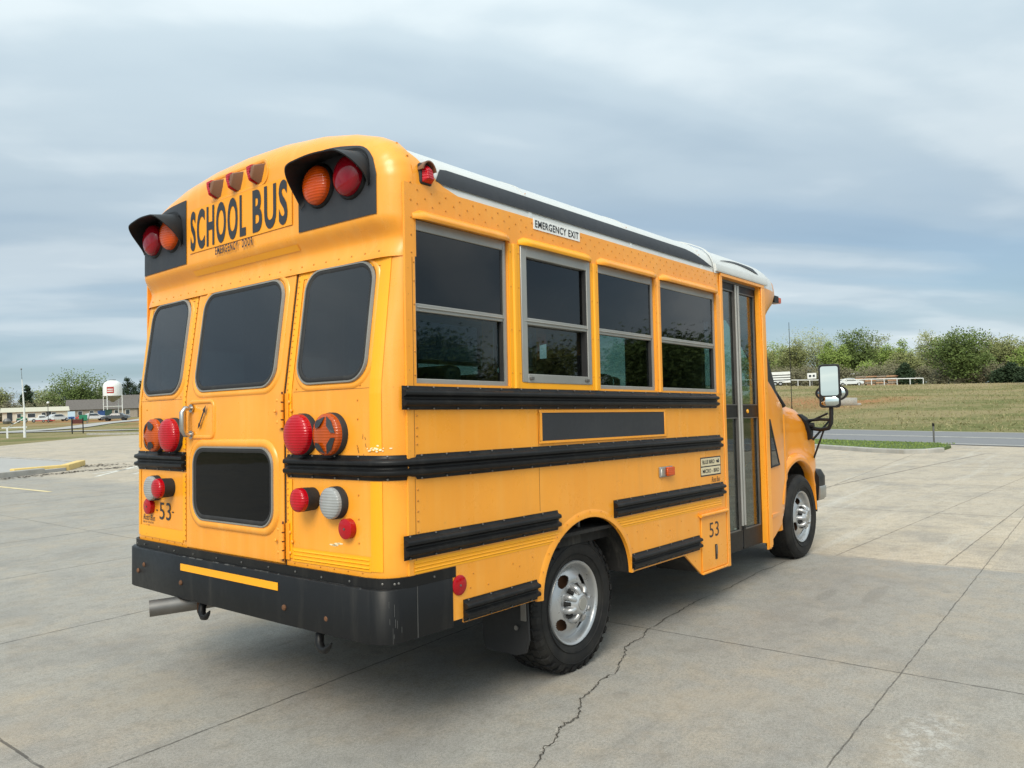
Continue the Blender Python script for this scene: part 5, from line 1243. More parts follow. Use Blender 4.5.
# dense lower side mesh so that the wheel arch can be cut: the arch rim is snapped to a circle
def side_y(x, z):
    s2 = cab_sec(x)
    for (y0, z0), (y1, z1) in zip(s2, s2[1:]):
        if z0 <= z <= z1 and z1 > z0: return y0+(y1-y0)*(z-z0)/(z1-z0)
    return s2[0][0] if z < s2[0][1] else s2[-4][0]
mb = MB()
for sg in (-1, 1):
    # upper: from z=1.0 rows up
    for x0, x1 in zip(xs_, xs_[1:]):
        A, B = cab_sec(x0), cab_sec(x1)
        for i in range(4, len(A)-1):
            if x0 < 4.44 and i >= 9+4: continue
            mb.quad(*[(x, sg*p[0], p[1]) for x, p in ((x0, A[i]), (x1, B[i]), (x1, B[i+1]), (x0, A[i+1]))])
        # lower: from bottom (or arch) up to row 4
        def bot(x):
            d = abs(x-ARX)
            z = cab_sec(x)[0][1]
            if d < ARR: z = max(z, ARZ+sqrt(ARR*ARR-d*d)*1.0)
            return z
        n = 4
        b0, b1 = bot(x0), bot(x1); t0_, t1_ = A[4][1], B[4][1]
        if b0 >= t0_-.001 and b1 >= t1_-.001: continue
        for j in range(n):
            za, zb = b0+(t0_-b0)*j/n, b1+(t1_-b1)*j/n; zc_, zd = b1+(t1_-b1)*(j+1)/n, b0+(t0_-b0)*(j+1)/n
            mb.quad((x0, sg*side_y(x0, za), za), (x1, sg*side_y(x1, zb), zb), (x1, sg*side_y(x1, zc_), zc_), (x0, sg*side_y(x0, zd), zd))
# nose
A = cab_sec(5.78); mb.poly([(5.78, p[0], p[1]) for p in A]+[(5.78, -p[0], p[1]) for p in reversed(A[:-1])])
HOOD = mb.build('hood_and_fenders', 'yellow2', BUS, angle=42)
for s_ in (-1, 1):   # flared fender lip
    mb = MB(); P = []
    for k in range(0, 29):
        a = radians(-8+188*k/28); x, z = ARX-ARR*cos(a), ARZ+ARR*sin(a)*.985; P.append(((x, s_*(min(1.02, side_y(x, clampf(z, .65, 1.0)))-.004), z), (0, s_, 0), (-cos(a), 0, sin(a))))
    mb.sweep(P, [(-.05, -.012), (.022, -.012), (.030, -.002), (.026, .022), (.010, .050), (-.01, .06)]); mb.build('fender_lip', 'yellow2', BUS, angle=60)
    mb = MB(); V = []
    for k in range(25):
        a = pi*k/24
        for yy in (1.0, .62): V.append((ARX-(ARR+.01)*cos(a), s_*yy, ARZ-.02+(ARR+.01)*sin(a)))
    mb.add(V, [(2*i, 2*i+1, 2*i+3, 2*i+2) for i in range(24)]); mb.poly([(ARX-(ARR+.01)*cos(pi*k/24), s_*.62, ARZ-.02+(ARR+.01)*sin(pi*k/24)) for k in range(25)]); mb.build('front_wheel_well', 'dark', BUS)
# sill step between pillar and wheel
for s_ in (-1, 1):
    mb = MB(); P = [((x, s_*y, .60), (0, s_, 0), (0, 0, 1)) for x, y in ((4.02, 1.118), (4.2, 1.10), (4.34, 1.08), (4.43, 1.055))]
    mb.sweep(P, [(0, -.016), (.016, -.014), (.018, .010), (0, .018)]); mb.build('sill_crease', 'yellow2', BUS)
# vertical crease of the door opening
mb = MB()
for s_ in (-1, 1):
    P = []
    for t in range(13):
        z = .66+(1.40-.66)*t/12; x = 4.50-.16*(1-sm(.66, .95, z)); P.append(((x, s_*(side_y(x, min(z, cab_sec(x)[8][1]))+.002), z), (0, s_, 0), (1, 0, 0)))
    mb.sweep(P, [(-.012, -.05), (.003, -.022), (.008, .0), (.003, .022), (-.012, .06)])
mb.build('cowl_crease', 'yellow2', BUS, angle=70)
# triangular cowl window
for s_ in (-1, 1):
    tri = [(4.045, 1.36), (4.045, .985), (4.235, .995)]
    mb = MB(); pts = [(x, s_*(side_y(x, z)+.006), z) for x, z in tri]; mb.slab(pts, (0, s_*.004, 0)); t_ = mb.build('cowl_window', 'glass_rear', BUS, smooth=False)
    mb = MB()
    for (a, b2) in zip(pts, pts[1:]+pts[:1]): mb.tube([a, b2], .010, 8)
    mb.build('cowl_window_seal', 'rubber', t_)
# windscreen and posts
mb = MB()
lo = [(4.97, y, 1.475) for y in (-.955, -.5, 0, .5, .955)]; lo = [(4.97-.14*(abs(y)/.95)**2, y, z) for _, y, z in lo]; hi = [(4.36-.10*(abs(y)/.80)**2, y*.74, 2.22) for _, y, _z in lo]
mb.add(lo+hi, [(i, i+1, 6+i, 5+i) for i in range(4)]); mb.build('windscreen', 'glass_door', BUS, angle=60, solid=.006)
for s_ in (-1, 1):
    mb = MB(); mb.tube([(4.82, s_*.955, 1.47), (4.24, s_*.715, 2.22)], .020, 10); mb.build('windscreen_post', 'plastic', BUS)
    mb = MB(); mb.slab([(4.81, s_*.945, 1.44), (4.02, s_*1.06, 1.66), (4.02, s_*1.06, 2.25), (4.24, s_*.715, 2.22)], (0, -s_*.01, 0)); mb.build('cowl_side_panel', 'yellow2' if s_ > 0 else 'plastic', BUS, smooth=False)
mb = MB(); mb.slab([(4.62, -.90, 1.478), (4.98, -.86, 1.462), (4.98, .86, 1.462), (4.62, .90, 1.478)], (0, 0, .02)); mb.build('wiper_cowl', 'plastic', BUS, smooth=False)
# front bumper
mb = MB(); P = []
for y, x, nx, ny in ((-1.0, 5.50, -.1, -1), (-1.0, 5.62, 0, -1), (-.99, 5.70, .4, -.9), (-.95, 5.775, .75, -.66), (-.86, 5.84, .95, -.3), (-.5, 5.88, 1, 0), (0, 5.89, 1, 0), (.5, 5.88, 1, 0), (.86, 5.84, .95, .3), (.95, 5.775, .75, .66), (.99, 5.70, .4, .9), (1.0, 5.62, 0, 1), (1.0, 5.50, -.1, 1)): P.append(((x, y, .70), Vector((nx, ny, 0)).normalized(), (0, 0, 1)))
mb.sweep(P, [(-.10, -.15), (.0, -.12), (.012, .02), (.012, .10), (-.02, .16), (-.10, .17)]); fb = mb.build('front_bumper', 'plastic', BUS, angle=50)
mb = MB(); mb.sweep([(p, n_, u) for p, n_, u in P], [(.0, -.118), (.018, -.10), (.022, .0), (.013, .012)]); mb.build('bumper_lower_trim', 'alu', fb, angle=50)
mb = MB(); mb.slab([(5.785, -.62, .78), (5.785, .62, .78), (5.785, .62, 1.0), (5.785, -.62, 1.0)], (.03, 0, 0)); mb.build('grille', 'plastic', BUS, smooth=False)
for s_ in (-1, 1):
    mb = MB(); mb.slab([(5.70, s_*.70, .86), (5.70, s_*.86, .86), (5.70, s_*.86, 1.0), (5.70, s_*.70, 1.0)], (.09, 0, 0)); mb.build('headlight', 'clear', BUS, bevel=.01)
# antenna
mb = MB(); mb.tube([(5.32, -.845, 1.42), (5.32, -.845, 1.48), (5.32, -.845, 2.27)], [.011, .004, .0022], 8); mb.build('antenna', 'plastic', BUS)
# ---- mirror assemblies
def mirror(s_):
    Y = lambda y: s_*y
    mb = MB(); mb.add([(5.16, Y(.93), 1.335), (5.30, Y(.925), 1.335), (5.42, Y(.935), 1.30), (5.49, Y(.955), 1.23), (5.50, Y(.97), 1.13), (5.46, Y(.975), 1.05), (5.41, Y(.975), 1.04), (5.38, Y(.97), 1.14), (5.33, Y(.95), 1.235), (5.22, Y(.935), 1.29)], [(0, 1, 2, 3, 4, 5, 6, 7, 8, 9)])
    mb.v = [(5.32+(x-5.32)*.85, y+s_*.02, 1.20+(z-1.20)*.82+.090) for x, y, z in mb.v]; n = len(mb.v); mb2 = MB(); mb2.slab(mb.v, (0, -s_*.10, -.02)); br = mb2.build('mirror_bracket', 'plastic', BUS, bevel=.012, seg=3)
    mb = MB(); mb.tube([(5.44, Y(.955), 1.265), (5.41, Y(1.08), 1.25), (5.39, Y(1.155), 1.262), (5.385, Y(1.180), 1.31), (5.385, Y(1.185), 1.40), (5.385, Y(1.185), 1.56)], .019, 12)
    mb.tube([(5.42, Y(.94), 1.335), (5.40, Y(1.08), 1.345), (5.388, Y(1.175), 1.34)], .014, 10); mb.tube([(5.42, Y(.96), 1.320), (5.39, Y(1.15), 1.40)], .010, 8)
    mb.tube([(5.40, Y(1.11), 1.255), (5.45, Y(.99), .985)], .009, 8); mb.lathe([(.026, -.02), (.026, .02)], (5.42, Y(.99), 1.29), (0, s_, 0), 12); mb.build('mirror_arm', 'plastic', br, angle=60)
    yc, zc, hw_, hh = 1.180, 1.652, .090, .195
    # head: housing rounded box, glass faces rearwards and slightly inwards
    Rm = Matrix.Translation((5.385, Y(yc), zc)) @ Matrix.Rotation(radians(-s_*14), 4, 'Z')
    mb = MB(); V0 = rrect(-hw_, hw_, -hh, hh, .03, 5); n = len(V0); vs = []
    for x, k in ((-.042, 1.0), (-.030, 1.03), (.02, .98), (.05, .86), (.066, .6)): vs += [Rm @ Vector((x, y*k, z*(1-(1-k)*.5 if k < 1 else k))) for y, z in V0]
    fs = [(i*n+q, i*n+(q+1) % n, (i+1)*n+(q+1) % n, (i+1)*n+q) for i in range(4) for q in range(n)]; fs.append(tuple(range(4*n, 5*n))); fs.append(tuple(range(n-1, -1, -1)))
    mb.add(vs, fs); hd = mb.build('mirror_head', 'plastic', BUS, angle=50)
    mb = MB(); mb.poly([Rm @ Vector((-.0445, y, z)) for y, z in rrect(-hw_+.014, hw_-.014, -.088, hh-.014, .02, 5)]); mb.build('flat_mirror_glass', 'mirror', hd, smooth=False)
    mb = MB(); V = []; ny_, nz_ = 10, 8
    for j in range(nz_+1):
        for i in range(ny_+1): a, c_ = -1+2*i/ny_, -1+2*j/nz_; V.append(Rm @ Vector((-.050+.010*(a*a+c_*c_)/2*1.2, a*(hw_-.015), -.142+c_*.040)))
    mb.add(V, [(j*(ny_+1)+i, j*(ny_+1)+i+1, (j+1)*(ny_+1)+i+1, (j+1)*(ny_+1)+i) for j in range(nz_) for i in range(ny_)]); mb.build('convex_mirror_glass', 'mirror', hd, angle=80)
    # round cross-view mirror on the hood side, seen behind the head
    def oval(prof, nm, mt, par):
        mb = MB(); mb.lathe(prof, (0, 0, 0), (-1, 0, 0), 36); mb.v = [(5.62+x, Y(1.122)+y, 1.592+z*.56) for x, y, z in mb.v]; return mb.build(nm, mt, par, angle=60)
    cv_ = oval([(.148, 0), (.140, -.03), (.11, -.06), (.05, -.078), (.002, -.082)], 'crossview_mirror', 'plastic', BUS)
    oval([(.152, -.004), (.152, .012), (.136, .014)], 'crossview_rim', 'rubber', cv_); oval([(.138, .010), (.11, .022), (.06, .032), (.002, .036)], 'crossview_glass', 'mirror', cv_)
    mb = MB(); mb.tube([(5.64, Y(1.118), 1.53), (5.62, Y(1.10), 1.34), (5.52, Y(.96), 1.15)], .011, 8); mb.build('crossview_arm', 'plastic', cv_)
mirror(-1); mirror(1)
# =================================================================== BACKGROUND
def leafmat(name, cols, tr=.25):
    b = NB(name); n = b.noise(.9, 3, .6); n2 = b.noise(5, 2, .6)
    c = b.mix(b.ramp(n, [(.35, (0,)*3), (.65, (1,)*3)]), cols[0], cols[1]); c = b.mix(b.math('MULTIPLY', b.ramp(n2, [(.4, (0,)*3), (.7, (1,)*3)]), .6), c, cols[2])
    b.base(c); b.set(Roughness=.75); b.p.inputs['Specular IOR Level'].default_value = .2; return b.m
MAT['lf_green'] = leafmat('fresh_green_leaves', ((.13, .20, .035), (.20, .27, .055), (.26, .29, .09)))
MAT['lf_olive'] = leafmat('olive_spring_leaves', ((.13, .155, .048), (.20, .215, .075), (.25, .23, .11)))
MAT['lf_pale'] = leafmat('pale_spring_leaves', ((.19, .22, .085), (.27, .29, .13), (.30, .30, .17)))
MAT['lf_dark'] = leafmat('dark_green_leaves', ((.060, .095, .022), (.10, .14, .034), (.15, .18, .055)))
MAT['lf_cedar'] = leafmat('cedar_needles', ((.014, .030, .013), (.026, .045, .018), (.04, .055, .022)))
MAT['lf_brush'] = leafmat('grey_brown_scrub', ((.12, .11, .068), (.18, .155, .10), (.16, .17, .07)))
MAT['bark'] = paint('grey_brown_bark', (.11, .088, .068), .9, .35, 0, 0)
MAT['twig'] = paint('bare_grey_twigs', (.17, .145, .125), .9, .3, 0, 0)
KIND = {'green': ('lf_green', 3600, .26, 'round'), 'olive': ('lf_olive', 3000, .26, 'round'), 'pale': ('lf_pale', 3400, .24, 'round'), 'darkgreen': ('lf_dark', 4600, .28, 'round'), 'cedar': ('lf_cedar', 4200, .26, 'cone'), 'brush': ('lf_brush', 3000, .22, 'low'), 'bare': ('lf_brush', 130, .20, 'round'), 'mixed': ('lf_olive', 2200, .26, 'round')}
def tree(x, y, ztop, rad, kind, label, group, seed, name=None, leafscale=1.0, dens=1.0):
    rnd = random.Random(seed); z0 = terrain_h(x, y)-.1; H = ztop-z0; mt, nl, ls, shp = KIND[kind]; ls *= leafscale; nl *= dens
    cat = 'shrub' if shp == 'low' or (kind == 'cedar' and H < 5) else 'tree'
    t = empty(name or ('scrub_thicket' if shp == 'low' else 'cedar_tree' if kind == 'cedar' else 'bare_tree' if kind == 'bare' else 'broadleaf_tree'), (x, y, z0)); tag(t, label, cat, group)
    tb = MB(); tips = []
    th = H*(.42 if shp == 'round' else .9 if shp == 'cone' else .3); tr = max(.08, H*.016)
    lean_ = Vector((rnd.uniform(-.05, .05), rnd.uniform(-.05, .05), 1))
    tb.tube([Vector((0, 0, 0)), lean_*th*.5, lean_*th], [tr*1.3, tr, tr*.6], 7)
    nb = {'round': 11, 'cone': 3, 'low': 9}[shp]
    for k in range(nb):
        f_ = rnd.uniform(.45, 1) if shp != 'low' else rnd.uniform(.1, 1); st = lean_*th*f_; a = rnd.uniform(0, 2*pi); el = rnd.uniform(.55, 1.25)
        ln_ = H*rnd.uniform(.28, .52); tip = st+Vector((cos(a)*cos(el)*min(ln_, rad*1.1), sin(a)*cos(el)*min(ln_, rad*1.1), sin(el)*ln_))
        if tip.z > H*.97: tip.z = H*.97
        midp = (st+tip)/2+Vector((rnd.uniform(-.2, .2), rnd.uniform(-.2, .2), .25)); tb.tube([st, midp, tip], [tr*.5, tr*.3, tr*.08], 5); tips += [midp, tip]
        for q in range(4 if kind not in ('bare', 'mixed') else 9):
            s2 = st+(tip-st)*rnd.uniform(.3, .95); d = Vector((rnd.uniform(-1, 1), rnd.uniform(-1, 1), rnd.uniform(.1, 1.5))).normalized()*H*rnd.uniform(.07, .2); e2 = s2+d
            tb.tube([s2, (s2+e2)/2+Vector((0, 0, .08)), e2], [tr*.16, tr*.1, tr*.04], 4); tips.append(e2)
            if kind in ('bare', 'mixed', 'brush'):
                for _ in range(4): d2 = Vector((rnd.uniform(-1, 1), rnd.uniform(-1, 1), rnd.uniform(.2, 1.6))).normalized()*H*rnd.uniform(.04, .09); tb.tube([e2-d*.3, e2-d*.3+d2], [.02, .008], 3, cap=False)
    tb.build('trunk', 'twig' if kind in ('bare', 'brush') else 'bark', t, smooth=True, merge=False)
    cb_ = MB(); cl = []
    if shp == 'cone':
        for k in range(46): f_ = rnd.random()**.75; r = rad*(1-f_*.92)*rnd.uniform(.35, 1); a = rnd.uniform(0, 2*pi); cl.append((Vector((cos(a)*r, sin(a)*r, H*(.06+.92*f_))), rad*.26*(1.15-f_*.8)))
    elif shp == 'low':
        for k in range(40): a = rnd.uniform(0, 2*pi); r = rad*1.1*sqrt(rnd.random()); cl.append((Vector((cos(a)*r, sin(a)*r, H*rnd.uniform(.05, .85)*(1-.45*(r/rad/1.1)**2))), rad*.22))
    else:
        for tp in tips:
            if rnd.random() < .62: cl.append((tp.copy(), rad*rnd.uniform(.14, .26)))
        for k in range(38):
            a = rnd.uniform(0, 2*pi); f_ = rnd.random(); zz = H*(.16+.80*f_); pr = sin(pi*min(1, max(.0, .12+.80*f_)))**.6; r = rad*pr*rnd.uniform(.45, 1.05); cl.append((Vector((cos(a)*r, sin(a)*r, zz)), rad*rnd.uniform(.18, .30)))
    if shp == 'round' and kind != 'bare':
        for k in range(16): a = rnd.uniform(0, 2*pi); r = rad*.6*sqrt(rnd.random()); cl.append((Vector((cos(a)*r, sin(a)*r, H*rnd.uniform(.22, .78))), rad*.34))
    tot = sum(c[1]**2 for c in cl)
    for c_, cr in cl:
        n = max(5, int(nl*cr*cr/tot))
        for _ in range(n):
            p = c_+Vector((rnd.gauss(0, 1)*cr*.62, rnd.gauss(0, 1)*cr*.62, rnd.gauss(0, 1)*cr*.50))
            if p.z < .1: continue
            a = Vector((rnd.gauss(0, 1), rnd.gauss(0, 1), rnd.gauss(0, .7))).normalized()*ls*rnd.uniform(.5, 1.2); bb = a.orthogonal().normalized()*ls*rnd.uniform(.35, .8)
            cb_.add([p-a-bb*.3, p+bb-a*.2, p+a+bb*.3, p-bb+a*.2], [(0, 1, 2, 3)])
    cb_.build('crown', mt, t, smooth=False, merge=False); return t
G1 = 'trees along the far side of the field'
TR = [(157.2, 61.5, 11.8, 5.4, 'olive', 'olive-green tree just past the bus front, leftmost of the tree line beyond the fence'),
(187.4, 69.1, 13.9, 5.9, 'green', 'bright green narrow tree rising behind the livestock trailer'),
(179.1, 61.9, 14.0, 5.1, 'olive', 'slim yellow-green tree standing behind the antenna of the bus'),
(187.3, 59.2, 16.7, 10.4, 'pale', 'tallest round pale green spring tree above the white roadside box sign'),
(175.4, 51.2, 12.5, 4.4, 'green', 'small fresh green tree on the shoulder of the tall round pale tree'),
(183.3, 48.9, 14.7, 7.6, 'darkgreen', 'ragged dark green oak behind the bus mirror with spreading top limbs'),
(194.4, 47.2, 14.1, 6.5, 'olive', 'olive tree between the ragged oak and the bare-topped trees'),
(181.9, 40.5, 11.9, 4.7, 'green', 'bright yellow-green tree behind the lumber piles'),
(206.0, 43.2, 10.4, 4.8, 'bare', 'leafless grey tree with thin upright twigs above the lumber piles'),
(203.5, 38.3, 14.7, 5.6, 'pale', 'pale grey-green feathery tree with visible stems left of the big dark tree'),
(187.2, 32.1, 12.3, 4.3, 'bare', 'bare twiggy brown tree right beside the big dark tree'),
(157.0, 24.2, 11.8, 7.4, 'darkgreen', 'big dark green tree, widest of the field edge, with a spiky top'),
(195.2, 26.1, 12.4, 6.5, 'mixed', 'mixed brown and green tree just right of the big dark tree'),
(182.1, 21.0, 11.2, 5.6, 'olive', 'olive tree with lifted twiggy top near the right edge of the field'),
(189.4, 17.9, 11.1, 6.5, 'mixed', 'tangled brown-green tree at the right edge of the picture'),
(151.6, 56.9, 7.9, 4.4, 'brush', 'low brown-green thicket behind the livestock trailer'),
(160.1, 53.6, 8.2, 5.3, 'brush', 'low grey-brown thicket at the foot of the tall round pale tree'),
(158.4, 47.9, 7.5, 4.4, 'brush', 'dull thicket behind the bus mirror'),
(161.3, 37.9, 7.3, 5.8, 'brush', 'grey scrubby thicket right above the lumber piles'),
(154.5, 32.5, 6.2, 2.9, 'cedar', 'small dark round cedar bush at the right end of the lumber piles'),
(166.7, 29.6, 6.9, 4.2, 'brush', 'grey-brown scrub beneath the feathery pale tree'),
(161.3, 20.2, 5.8, 5.4, 'brush', 'grey twiggy scrub at the field edge right of the big dark tree'),
(154.9, 16.1, 5.1, 4.1, 'cedar', 'dark green cedar bush low at the right edge of the field'),
(160.0, 43.4, 6.8, 3.9, 'brush', 'olive scrub behind the silver parked car'),
(170.6, 43.3, 7.4, 4.1, 'green', 'young green tree low in the gap above the long white trailer'),
(178, 66, 9.5, 5, 'brush', 'tall scrub filling the gap between the livestock trailer and the antenna'),
(190, 54, 10, 6, 'mixed', 'brown-green tree between the tall pale tree and the ragged oak'),
(172, 36.5, 9, 5, 'olive', 'olive bush-like tree behind the right half of the lumber piles'),
(170, 24, 7.5, 5, 'darkgreen', 'low dark green tree hugging the right foot of the big dark tree'),
(176, 16, 8.4, 5, 'green', 'low green tree at the right edge, below the tangled one'),
(212, 74, 13, 7, 'olive', 'hazy olive tree in the back row behind the slim yellow-green tree'), (215, 64, 12.5, 7, 'pale', 'pale tree in the back row left of the tallest tree'), (214, 55, 12, 7, 'green', 'light green tree in the back row behind the ragged oak'),
(216, 50, 11.5, 7, 'olive', 'olive crown in the back row showing above the timber piles'), (219, 40, 11, 7, 'green', 'green crown in the back row right of the leafless grey tree'), (216, 33, 11, 7, 'olive', 'olive crown in the back row behind the bare brown tree'),
(215, 24, 11, 7, 'pale', 'pale crown in the back row near the right edge'), (214, 17, 10.5, 7, 'green', 'green crown in the back row at the right edge'), (160, 25, 5.5, 5, 'brush', 'grass-height brown scrub left of the big dark tree foot')]
for i, (x, y, zt, r, k, l) in enumerate(TR): tree(x, y, zt, r*.72 if k not in ('brush', 'cedar') else r*.95, k, l, G1, 100+i, leafscale=.78, dens=2.3)
# trees out of the frame to the right, seen mirrored in the side windows
RF = [(70, -38, 7.5, 6, 'darkgreen'), (62, -48, 7, 6, 'olive'), (78, -28, 6.5, 6, 'mixed'), (84, -14, 6.5, 6, 'olive'), (57, -60, 8.5, 7, 'darkgreen'), (45, -62, 7, 6, 'mixed'), (90, -50, 9, 8, 'darkgreen'), (99, -33, 7.5, 7, 'darkgreen'), (120, -8, 8, 6, 'olive'), (70, -70, 9.5, 8, 'olive'), (36, -70, 8, 6, 'darkgreen'), (110, -22, 8, 7, 'mixed'), (130, 4, 9, 6, 'darkgreen')]
RL = {'darkgreen': 'dark green roadside tree right of the frame, mirrored in the bus windows', 'olive': 'olive-green roadside tree right of the frame, mirrored in the bus windows', 'mixed': 'thin brown-green roadside tree right of the frame, mirrored in the bus windows'}
for i, (x, y, zt, r, k) in enumerate(RF): tree(x, y, zt, r, k, RL[k], 'roadside trees right of the frame', 300+i, leafscale=.8, dens=3.0)
G2 = 'trees behind the low buildings'
TL = [(69.1, 225.6, 11.2, 5.6, 'mixed', 'brown-green tree at the far left edge behind the low buildings'), (67.1, 209.5, 8.6, 5.3, 'bare', 'greyish leafless tree left of the white pole'), (75.9, 223.4, 10.8, 3.3, 'cedar', 'dark upright cedar right behind the white pole'),
(85.2, 237.1, 10.0, 6.7, 'pale', 'pale green sparse tree between the white pole and the big green tree'), (91.0, 243.5, 11.4, 5.2, 'bare', 'bare twiggy tree just left of the big green tree'), (86.8, 219.4, 13.3, 8.4, 'darkgreen', 'biggest round green tree, left of the church steeple'),
(97.1, 229.0, 10.4, 3.2, 'cedar', 'narrow dark cedar between the steeple and the feed silo'), (103.9, 238.2, 12.3, 5.4, 'cedar', 'dark cedar directly behind the feed silo'), (104.5, 229.2, 13.0, 6.4, 'cedar', 'tall broad dark cedar right of the feed silo'), (106.7, 224.6, 12.2, 5.8, 'cedar', 'dark cedar half hidden by the left side of the bus'),
(78.7, 222.5, 6.9, 6.3, 'brush', 'brown scrub above the long beige building'), (67.5, 209.4, 5.7, 5.8, 'brush', 'brown scrub at the left end of the long beige building'), (83.4, 220.7, 6.2, 3.7, 'brush', 'low scrub at the foot of the big green tree'), (91.1, 221.1, 8.8, 4.4, 'pale', 'pale green tree on the right flank of the big green tree')]
for i, (x, y, zt, r, k, l) in enumerate(TL):
    o = tree(x, y, zt, r*(.95 if k in ('cedar', 'brush', 'darkgreen') else .75), k, l, G2, 500+i, leafscale=.95, dens=2.2)
# meadow grass
gm = MB(); rnd = random.Random(21); MAT['drygrass'] = leafmat('dry_meadow_grass', ((.17, .19, .07), (.32, .27, .14), (.42, .35, .21)))
for k in range(9000):
    bearing = rnd.uniform(.0, .40); x = 26+112*rnd.random()**1.25; y = x*bearing-2
    if x < rp1(y)+1.2: continue
    z = terrain_h(x, y)-.03; h = rnd.uniform(.03, .08)*(1+x/80); a = rnd.uniform(0, 6.28); w_ = .008+x*.0003
    for q in range(2): a += 1.9; gm.add([(x+w_*cos(a), y+w_*sin(a), z), (x-w_*cos(a), y-w_*sin(a), z), (x+rnd.uniform(-.1, .1), y+rnd.uniform(-.1, .1), z+h)], [(0, 1, 2)])
tag(gm.build('meadow_grass', 'drygrass', smooth=False, merge=False), 'rough dry grass tufts covering the field across the road', 'grass', kind='stuff')
vm_ = MB()
for k in range(5000):
    y = rnd.uniform(.5, 9); lo_, hi_ = 17.6+.6*max(0, y-.8), rp0(y)-.3; x = rnd.uniform(lo_, hi_) if hi_ > lo_ else lo_
    if hi_-lo_ < .2: continue
    z = .06; a = rnd.uniform(0, 6.28); vm_.add([(x+.012*cos(a), y+.012*sin(a), z), (x-.012*cos(a), y-.012*sin(a), z), (x+rnd.uniform(-.03, .03), y+rnd.uniform(-.03, .03), z+rnd.uniform(.02, .045))], [(0, 1, 2)])
tag(vm_.build('verge_grass_blades', 'lf_green', smooth=False, merge=False), 'short green grass on the verge between lot and road', 'grass', kind='stuff')

MAT['bwhite'] = paint('white_painted_metal', (.72, .73, .72), .5, .08, .2, 0)
MAT['cream'] = paint('cream_siding', (.62, .58, .48), .7, .08, .1, 0)
MAT['beigeroof'] = paint('beige_metal_roof', (.50, .47, .36), .6, .1, .1, 0)
MAT['shingle'] = paint('grey_brown_shingles', (.125, .110, .098), .9, .2, 0, 0)
MAT['brick'] = paint('tan_brick', (.34, .29, .24), .85, .15, 0, 0)
MAT['bglass'] = paint('dark_window_pane', (.04, .05, .06), .15, .1, 0, 0)
MAT['bluep'] = paint('blue_paint', (.02, .07, .22), .5, .1, 0, 0); MAT['greenp'] = paint('green_paint', (.02, .20, .11), .5, .1, 0, 0); MAT['dgreenp'] = paint('dark_green_paint', (.02, .06, .045), .5, .1, 0, 0)
MAT['redpnt'] = paint('red_paint', (.42, .03, .025), .5, .1, 0, 0); MAT['maroon'] = paint('dark_red_sign_board', (.11, .025, .02), .6, .1, 0, 0); MAT['carblack'] = paint('black_car_paint', (.015, .018, .022), .2, .1, 0, .8); MAT['carwhite'] = paint('silver_white_car_paint', (.58, .60, .60), .25, .05, 0, .7); MAT['wood'] = paint('cut_timber', (.42, .24, .14), .85, .3, 0, 0); MAT['timber_grey'] = paint('weathered_timber', (.30, .24, .19), .9, .3, 0, 0)
MAT['paleblue'] = paint('pale_blue_sign_face', (.50, .62, .72), .5, .06, 0, 0)
def thing(name, label, cat, x, y, rz=0, group=None, dz=0): e = empty(name, (x, y, terrain_h(x, y)+dz), (0, 0, rz)); tag(e, label, cat, group); return e
# face direction helper: angle so that local X runs across the view
def across(x, y): return math.atan2(y+3.55, x+2.08)-pi/2
def wheelpair(parent, xs, ys, r=.38, w_=.22):
    for x in xs:
        for y in ys:
            mb = MB(); mb.lathe([(r*.6, 0), (r, .01), (r, w_-.01), (r*.6, w_)], (x, y-w_/2, r), (0, 1, 0), 18); t = mb.build('wheel', 'tyre', parent); mb = MB(); mb.lathe([(r*.55, -.01), (r*.5, .02)], (x, y-w_/2*1.02, r), (0, 1, 0), 12); mb.build('rim', 'silver', t)
# livestock trailer
x, y = 138.3, 49.3; t = thing('livestock_trailer', 'white slatted livestock trailer with tandem wheels parked behind the pipe fence', 'trailer', x, y, across(x, y))
mb = MB(); mb.box(-5, 1.6, -1.1, 1.1, .55, .95); mb.box(-5, 1.6, -1.1, 1.1, 1.12, 1.40); mb.box(-5, 1.6, -1.1, 1.1, 1.55, 1.82); mb.box(-5, 1.6, -1.1, 1.1, 1.98, 2.5); mb.build('trailer_body', 'bwhite', t, smooth=False)
mb = MB(); mb.box(-4.98, 1.58, -1.0, 1.0, .6, 2.3); mb.build('dark_interior', 'dark', t, smooth=False)
mb = MB(); mb.box(-1.7, .6, -1.2, 1.2, .78, .86); mb.build('fender', 'bwhite', t, smooth=False); wheelpair(t, (-1.0, -.1), (-1.05, 1.05))
# box sign / portable sign
x, y = 140.1, 44.4; t = thing('roadside_box_sign', 'small white box sign with two dark windows on a post left of the bus mirror', 'sign', x, y, across(x, y))
mb = MB(); mb.box(-.75, .75, -.25, .25, 1.3, 2.3); mb.build('sign_box', 'bwhite', t, bevel=.03); mb = MB(); mb.box(-.5, -.1, -.28, -.24, 1.6, 2.0); mb.build('sign_window', 'bglass', t); mb = MB(); mb.box(.15, .5, -.28, -.24, 1.6, 2.0); mb.build('sign_window', 'bglass', t)
mb = MB(); mb.box(-.1, .1, -.1, .1, 0, 1.3); mb.build('post', 'steel', t)
x, y = 160.8, 45.4; t = thing('long_box_trailer', 'long low white box trailer parked behind the bus mirror in front of the trees', 'trailer', x, y, across(x, y))
mb = MB(); mb.box(-4.5, 3.1, -1.2, 1.2, .95, 2.55); mb.build('trailer_body', 'bwhite', t, bevel=.05); mb = MB(); mb.box(-4.45, 3.05, -1.22, -1.20, 1.9, 2.1); mb.build('side_stripe', 'steel', t); wheelpair(t, (1.0, 2.0), (-1.0, 1.0), .45)
